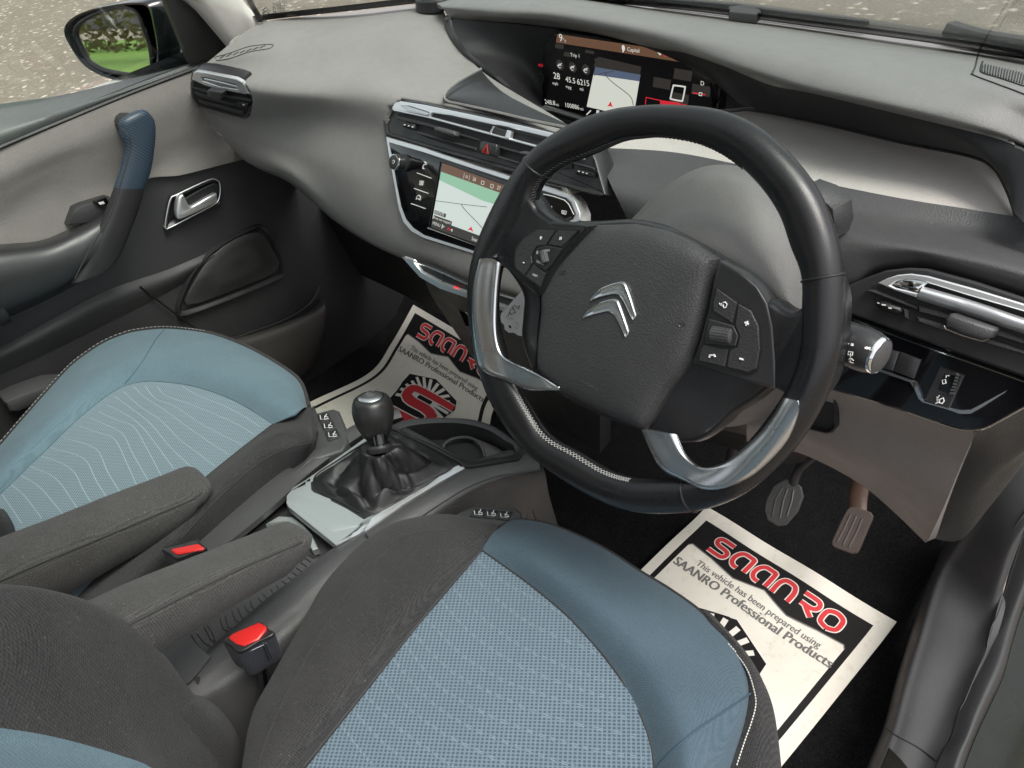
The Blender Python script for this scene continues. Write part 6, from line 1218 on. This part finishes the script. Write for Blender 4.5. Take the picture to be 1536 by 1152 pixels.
# ================================================================= paper floor mats
PW_ = .345; PH = .47
TLp = PX(1060, 763, 'z', .03); TRp = PX(1342, 935, 'z', .03); exx = (TRp-TLp).normalized(); eyy = Vector((exx.y, -exx.x, 0))
def drv(a, c):  # a across 0..1, c down 0..1 (driver mat, lies almost flat with a slight wave)
    z = .0035*math.sin(5*a+1)*math.sin(7*c)+.0012*math.sin(13*a+9*c)+.006*max(0, (.12-c)/.12)**2
    return TLp+exx*(a*PW_)+eyy*(c*PH)+Vector((0, 0, z))
def inv(p):
    q = PX(p[0], p[1], 'z', .03)-TLp; return q.dot(exx)/PW_, q.dot(eyy)/PH
pr_ = [W('z', .10, [(620, 457), (700, 504), (778, 551)]), W('z', .055, [(587, 515), (662, 560), (741, 612)]), W('z', .035, [(553, 560), (640, 605), (728, 655)]), W('z', .03, [(469, 601), (575, 660), (680, 720)]), W('z', .03, [(360, 655), (480, 720), (600, 785)]), W('z', .03, [(250, 705), (370, 775), (500, 850)])]
PG = loftG(pr_, 25, 41)
def psg(a, c):
    x = min(max(a, 0), 1)*24; y = min(max(c*.78, 0), 1)*40; i, j = min(int(x), 23), min(int(y), 39); fx, fy = x-i, y-j
    return PG[j][i].lerp(PG[j][i+1], fx).lerp(PG[j+1][i].lerp(PG[j+1][i+1], fx), fy)
c5b = lambda p: cr(960, 760, 3.2, p)
UV = lambda pts: [inv(p) for p in c5b(pts)]
paper = plain('mat_paper', (.66, .635, .57), .7); 
def paper_mat():
    m, t, b = base_mat('floor_mat_paper'); co = objco(t); n = noise(t, 14, 5, .6, co); n2 = noise(t, 60, 4, .7, co)
    c = mixc(t, n.outputs[0], (.62, .59, .51), (.72, .69, .62)); c = mixc(t, ramp(t, n2.outputs[0], [(.56, g(0)), (.78, g(.5))]), c, (.40, .33, .23)); lnk(t, c, b.inputs['Base Color']); b.inputs['Roughness'].default_value = .55; n4 = noise(t, 7, 2, .4, co); bump(t, b, n4.outputs[0], .7, .012); return m
M['paper'] = paper_mat(); M['p_black'] = plain('print_black', (.010, .009, .009), .6, 0, .2); M['p_grey'] = plain('print_grey', (.13, .125, .12), .6); M['p_red'] = plain('print_red', (.55, .028, .035), .5); M['p_white'] = plain('print_outline', (.70, .67, .62), .55); M['p_mid'] = plain('print_mid_grey', (.36, .34, .32), .6)
def shoelace(pts): return sum(pts[i][0]*pts[(i+1) % len(pts)][1]-pts[(i+1) % len(pts)][0]*pts[i][1] for i in range(len(pts)))
def make_mat(label, f, loc, wave=.0):
    th = thing('paper_floor_mat', label, 'floor mat', loc, 'printed paper floor mats')
    G = [[f(i/40, j/50) for i in range(41)] for j in range(51)]; shell(B(), G, .0008).build('paper_sheet', M['paper'], th)
    def nz(a, c):
        n = (f(a+.01, c)-f(a, c)).cross(f(a, c+.01)-f(a, c)); n.normalize(); return n if n.z > 0 else -n
    def poly(b, pts, h, mi=0):
        """fills an outline, split along its own grid so that it follows the sheet"""
        bm = bmesh.new(); vs = [bm.verts.new((p[0], p[1], 0)) for p in pts]; bm.faces.new(vs)
        for ax in (0, 1):
            for k in range(1, 30):
                no = (1, 0, 0) if ax == 0 else (0, 1, 0); co_ = (k/30, 0, 0) if ax == 0 else (0, k/30, 0)
                bmesh.ops.bisect_plane(bm, geom=bm.verts[:]+bm.edges[:]+bm.faces[:], plane_co=co_, plane_no=no)
        bmesh.ops.triangulate(bm, faces=bm.faces[:])
        bm.verts.index_update(); v = [f(p.co.x, p.co.y)+nz(p.co.x, p.co.y)*h for p in bm.verts]; b.add(v, [tuple(q.index for q in fa.verts) for fa in bm.faces], mi); bm.free()
    def stroke(b, pts, w_, h, mi=0, k=4, closed=False):
        vv = [Vector((p[0]*PW_, p[1]*PH, 0)) for p in pts]; vv = smooth(vv, closed, k) if k else vv; n = len(vv); L, Rr = [], []
        for i in range(n):
            a = vv[(i-1) % n] if (closed or i) else vv[0]; c = vv[(i+1) % n] if (closed or i < n-1) else vv[-1]; t = (c-a).normalized(); m = Vector((-t.y, t.x, 0))*w_/2; L.append(vv[i]+m); Rr.append(vv[i]-m)
        q = [[f(p.x/PW_, p.y/PH)+nz(p.x/PW_, p.y/PH)*h for p in L], [f(p.x/PW_, p.y/PH)+nz(p.x/PW_, p.y/PH)*h for p in Rr]]
        if closed: q = [r+[r[0]] for r in q]
        b.grid(q, mi=mi)
    def words(b, s, l, r, h, tall=1.0, mi=0, bold=0):
        v, fc, wd = text_mesh(s); dx = Vector(((r[0]-l[0])*PW_, (r[1]-l[1])*PH, 0)); sc = dx.length/wd; x = dx.normalized(); y = Vector((x.y, -x.x, 0))
        for d in ((0,) if not bold else (-bold, 0, bold)):
            pp = [Vector((l[0]*PW_, l[1]*PH, 0))+x*(p.x*sc+d)+y*(p.y*sc*tall) for p in v]
            b.add([f(p.x/PW_, p.y/PH)+nz(p.x/PW_, p.y/PH)*(h+d*.02) for p in pp], fc, mi)
    b = B(); H = .0004
    band = UV([(320, 72), (1118, 575)]); x0 = band[0][0]; x1 = band[1][0]; y0 = (band[0][1]+band[1][1])/2
    pl = UV([(240, 178), (1010, 690)]); px0 = x0+.028; px1 = x1-.03; ptop = y0+.117
    xm = (x0+x1)/2
    poly(b, [(x0, y0), (x1, y0), (x1, 1.4 if False else .96), (x0, .96)], H)
    b2 = B()
    pan = [(px0, ptop+.012), (px0+.012, ptop), (x0+.16, ptop+.006), (x0+.30, ptop+.024), (xm-.08, ptop+.012), (xm, ptop-.006), (xm+.08, ptop+.012), (x1-.30, ptop+.024), (x1-.16, ptop+.006), (px1-.012, ptop), (px1, ptop+.012), (px1+.006, .93), (px0-.006, .93)]
    poly(b2, pan, 2*H); b3 = B(); stroke(b3, pan[:11], .0022, 3*H, 0, 0)
    # lettering of the headline: thick rounded strokes
    lw_, lh = .0, .0; hx0, hx1 = .165, .865; hb, ht = y0+.097, y0+.030; Lw = (hx1-hx0)/6
    def LT(k, pts): return [(hx0+Lw*(k+.02+p[0]*.74), hb+(ht-hb)*p[1]) for p in pts]
    glyphs = {'s': [[(.98, 1), (.3, 1), (.08, .88), (.06, .68), (.25, .54), (.75, .50), (.95, .38), (.92, .12), (.7, 0), (-.05, 0)]],
              'a': [[(.50, .0), (.22, .04), (.03, .30), (.06, .70), (.30, .98), (.70, 1), (.92, .98), (.97, .85), (.97, 0)]],
              'n': [[(.04, 0), (.04, .0), (.04, .6), (.2, .93), (.5, 1), (.8, .93), (.96, .6), (.96, 0)]],
              'r': [[(0, 1), (.75, 1), (.97, .85), (.95, .6), (.7, .45), (.1, .45)], [(.35, .45), (.6, .25), (.95, 0)]],
              'o': [[(.5, 0), (.1, .15), (.02, .5), (.1, .85), (.5, 1), (.9, .85), (.98, .5), (.9, .15), (.5, 0)]]}
    bw, br = B(), B()
    for k, ch in enumerate('saanro'):
        for st in glyphs[ch]:
            p = LT(k, st); stroke(bw, p, .0108, 2*H, 0, 4); stroke(br, p, .0074, 3.2*H, 0, 4)
    bt = B(); t1 = UV([(265, 282), (855, 678)]); t2 = UV([(155, 275), (915, 768)])
    words(bt, 'This vehicle has been prepared using', (.176, .231), (.826, .229), 3*H, 1.15, 0, .0004); words(bt, 'SAANRO Professional Products', (.09, .277), (.91, .268), 3*H, 1.08, 0, .0009)
    # shield with road stripes and a big red letter
    sy = .33; sh = [(xm, .312), (xm+.22, .381), (xm+.235, .46), (xm+.19, .60), (xm+.10, .69), (xm, .74), (xm-.10, .69), (xm-.19, .60), (xm-.235, .46), (xm-.22, .381)]
    bs = B(); poly(bs, sh, 3*H); bs2 = B(); 
    for k in range(14):
        a_ = math.radians(-200+k*16.8); r0_, r1_ = .02, (.070 if abs(math.cos(a_)) > .75 else .078); ctr_ = (xm, .50)
        stroke(bs2, [(xm+r0_*math.cos(a_)/PW_, .50+r0_*math.sin(a_)/PH), (xm+r1_*math.cos(a_)/PW_, .50+r1_*math.sin(a_)/PH)], .009, 4*H, 0, 0)
    stroke(bs2, sh, .0022, 4*H, 0, 0, True)
    S_ = [(xm+.22, .455), (xm-.05, .455), (xm-.13, .470), (xm-.13, .525), (xm-.05, .545), (xm+.05, .545), (xm+.13, .565), (xm+.13, .62), (xm+.05, .64), (xm-.20, .64)]
    stroke(bs2, S_, .030, 5*H, 0, 2); bR = B(); stroke(bR, S_, .024, 6*H, 0, 2)
    sheet = [o for o in th.children if o.name.startswith('paper_sheet')][0]
    b.build('printed_frame', M['p_black'], sheet, flat=True); b2.build('printed_panel', M['paper'], sheet, flat=True); b3.build('panel_outline', M['p_grey'], sheet, flat=True); bw.build('headline_outline', M['p_white'], sheet, flat=True); br.build('headline', M['p_red'], sheet, flat=True); bt.build('small_print', M['p_grey'], sheet, flat=True)
    bs.build('shield', M['p_black'], sheet, flat=True); bs2.build('road_stripes', M['p_white'], sheet, flat=True); bR.build('shield_letter', M['p_red'], sheet, flat=True)
    return th
make_mat('printed paper mat in the driver footwell right of the wheel', drv, tuple(TLp))
make_mat('printed paper mat in the passenger footwell behind the gear lever', psg, tuple(PG[0][0]))

# ================================================================= the rest of the car round the cabin
body_ = thing('car_shell', 'unseen roof added to shade the cabin, and dark painted flank of the car', 'car body', (0, -1.2, GZ+.2))
liner = plain('headlining', (.42, .41, .39), .9)
xs = [-.60, -.45, -.2, .05, .3, .50, .62]
loft('roof', [[Vector((x, y, z-.35*x*x)) for x in xs] for y, z in ((-.50, 1.44), (-.8, 1.46), (-1.2, 1.46), (-1.9, 1.42), (-2.4, 1.32))], 20, 14, liner, body_, .03)  # out of view, added and sized for the shade it gives the cabin
loft('passenger_flank', [[Vector((x, y, z)) for y in (.35, -.4, -1.2, -2.0, -2.5)] for x, z in ((-.80, .74), (-.865, .66), (-.885, .35), (-.86, .0), (-.80, -.14))], 20, 16, M['paint'], body_, .02)
loft('rear_side_glass', [[Vector((x, y, z)) for y in (-.95, -1.6, -2.3)] for x, z in ((-.79, .77), (-.66, 1.28))], 8, 4, M['glass'], body_, .004)
b = B(); b.tube([Vector((-.79, -.85, .74)), Vector((-.75, -.9, 1.0)), Vector((-.64, -.92, 1.32))], .045, 8); b.build('door_pillar', M['black_soft'], body_)
b = B(); b.tube([Vector((-.875, -.62, .60)), Vector((-.905, -.66, .605)), Vector((-.905, -.80, .605)), Vector((-.875, -.84, .60))], .011, 8); b.build('outer_handle', M['trim'], body_)

# ---- what continues past the left and lower edge of the picture: rest of the door, cushions and backrests
slab_ = lambda pts, n, prof: B().plate([Vector(p) for p in pts], n, prof)
X1 = Vector((1, 0, 0)); Z1 = Vector((0, 0, 1)); EP = [(.003, -.05), (0, -.045), (0, -.006), (.003, 0)]
slab_([(-.760, -.15, .05), (-.760, -1.0, .05), (-.760, -1.02, .62), (-.760, -.15, .50)], X1, EP).build('rear_lower_panel', M['black_soft'], door)
slab_([(-.757, -.19, .735), (-.757, -1.0, .745), (-.757, -1.02, .55), (-.757, -.24, .55)], X1, [(.002, -.03), (0, -.02), (0, -.003), (.003, 0)]).build('rear_cloth_panel', M['door_cloth'], door)
loft('rear_armrest', [[Vector((x, y, z)) for y in (-.345, -.55, -.80, -.90)] for x, z in ((-.757, .610), (-.70, .590), (-.675, .555), (-.685, .500), (-.757, .485))], 16, 18, M['black_smooth'], door, .006)
loft('rear_sill_pad', [[Vector((x, y, z)) for y in (-.235, -.5, -.8, -1.0)] for x, z in ((-.81, .765), (-.78, .770), (-.752, .755), (-.755, .735))], 12, 12, M['pad'], door, .008)
def backrest(seat, x0, x1, ctr):
    xm_ = (x0+x1)/2; G = []
    for t in [k/12 for k in range(13)]:
        y = -.585-.20*t; z = .40+.64*t; hw = (x1-x0)/2*(1-.10*t-.30*max(0, t-.85)/.15*.4); G.append([Vector((xm_+hw*math.copysign(abs(math.cos(a))**.5, math.cos(a)), y-.065+.065*math.copysign(abs(math.sin(a))**.6, math.sin(a))+(.03 if abs(math.cos(a)) > .6 and math.sin(a) > 0 else 0), z)) for a in [2*math.pi*i/32 for i in range(32)]])
    c_ = sum(G[-1], Vector())/32; G.append([p.lerp(c_, .5)+Vector((0, 0, .02)) for p in G[-1]]); G.append([p.lerp(c_, .97)+Vector((0, 0, .015)) for p in G[-1]])
    b = B(); b.grid(G, True); b.build('backrest', M['cloth'], seat, 60)
    loft('backrest_panel', [[Vector((xm_+s_*(x1-x0)*.27, -.588-.20*t+.012-.006*abs(s_), .43+.58*t)) for s_ in (-1, -.5, 0, .5, 1)] for t in (0, .33, .66, 1)], 16, 16, ctr, seat, .02)
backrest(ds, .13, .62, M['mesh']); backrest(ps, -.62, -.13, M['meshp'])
slab_([(.29, -.475, .392), (.555, -.265, .392), (.64, -.21, .385), (.63, -.60, .39), (.16, -.60, .39)], Z1, [(.01, -.12), (0, -.10), (0, -.008), (.006, 0)]).build('cushion_rear', M['cloth'], ds)
slab_([(-.60, -.47, .390), (-.60, -.60, .39), (-.13, -.60, .39), (-.16, -.565, .392), (-.36, -.565, .392)], Z1, [(.01, -.12), (0, -.10), (0, -.008), (.006, 0)]).build('cushion_rear', M['cloth'], ps)
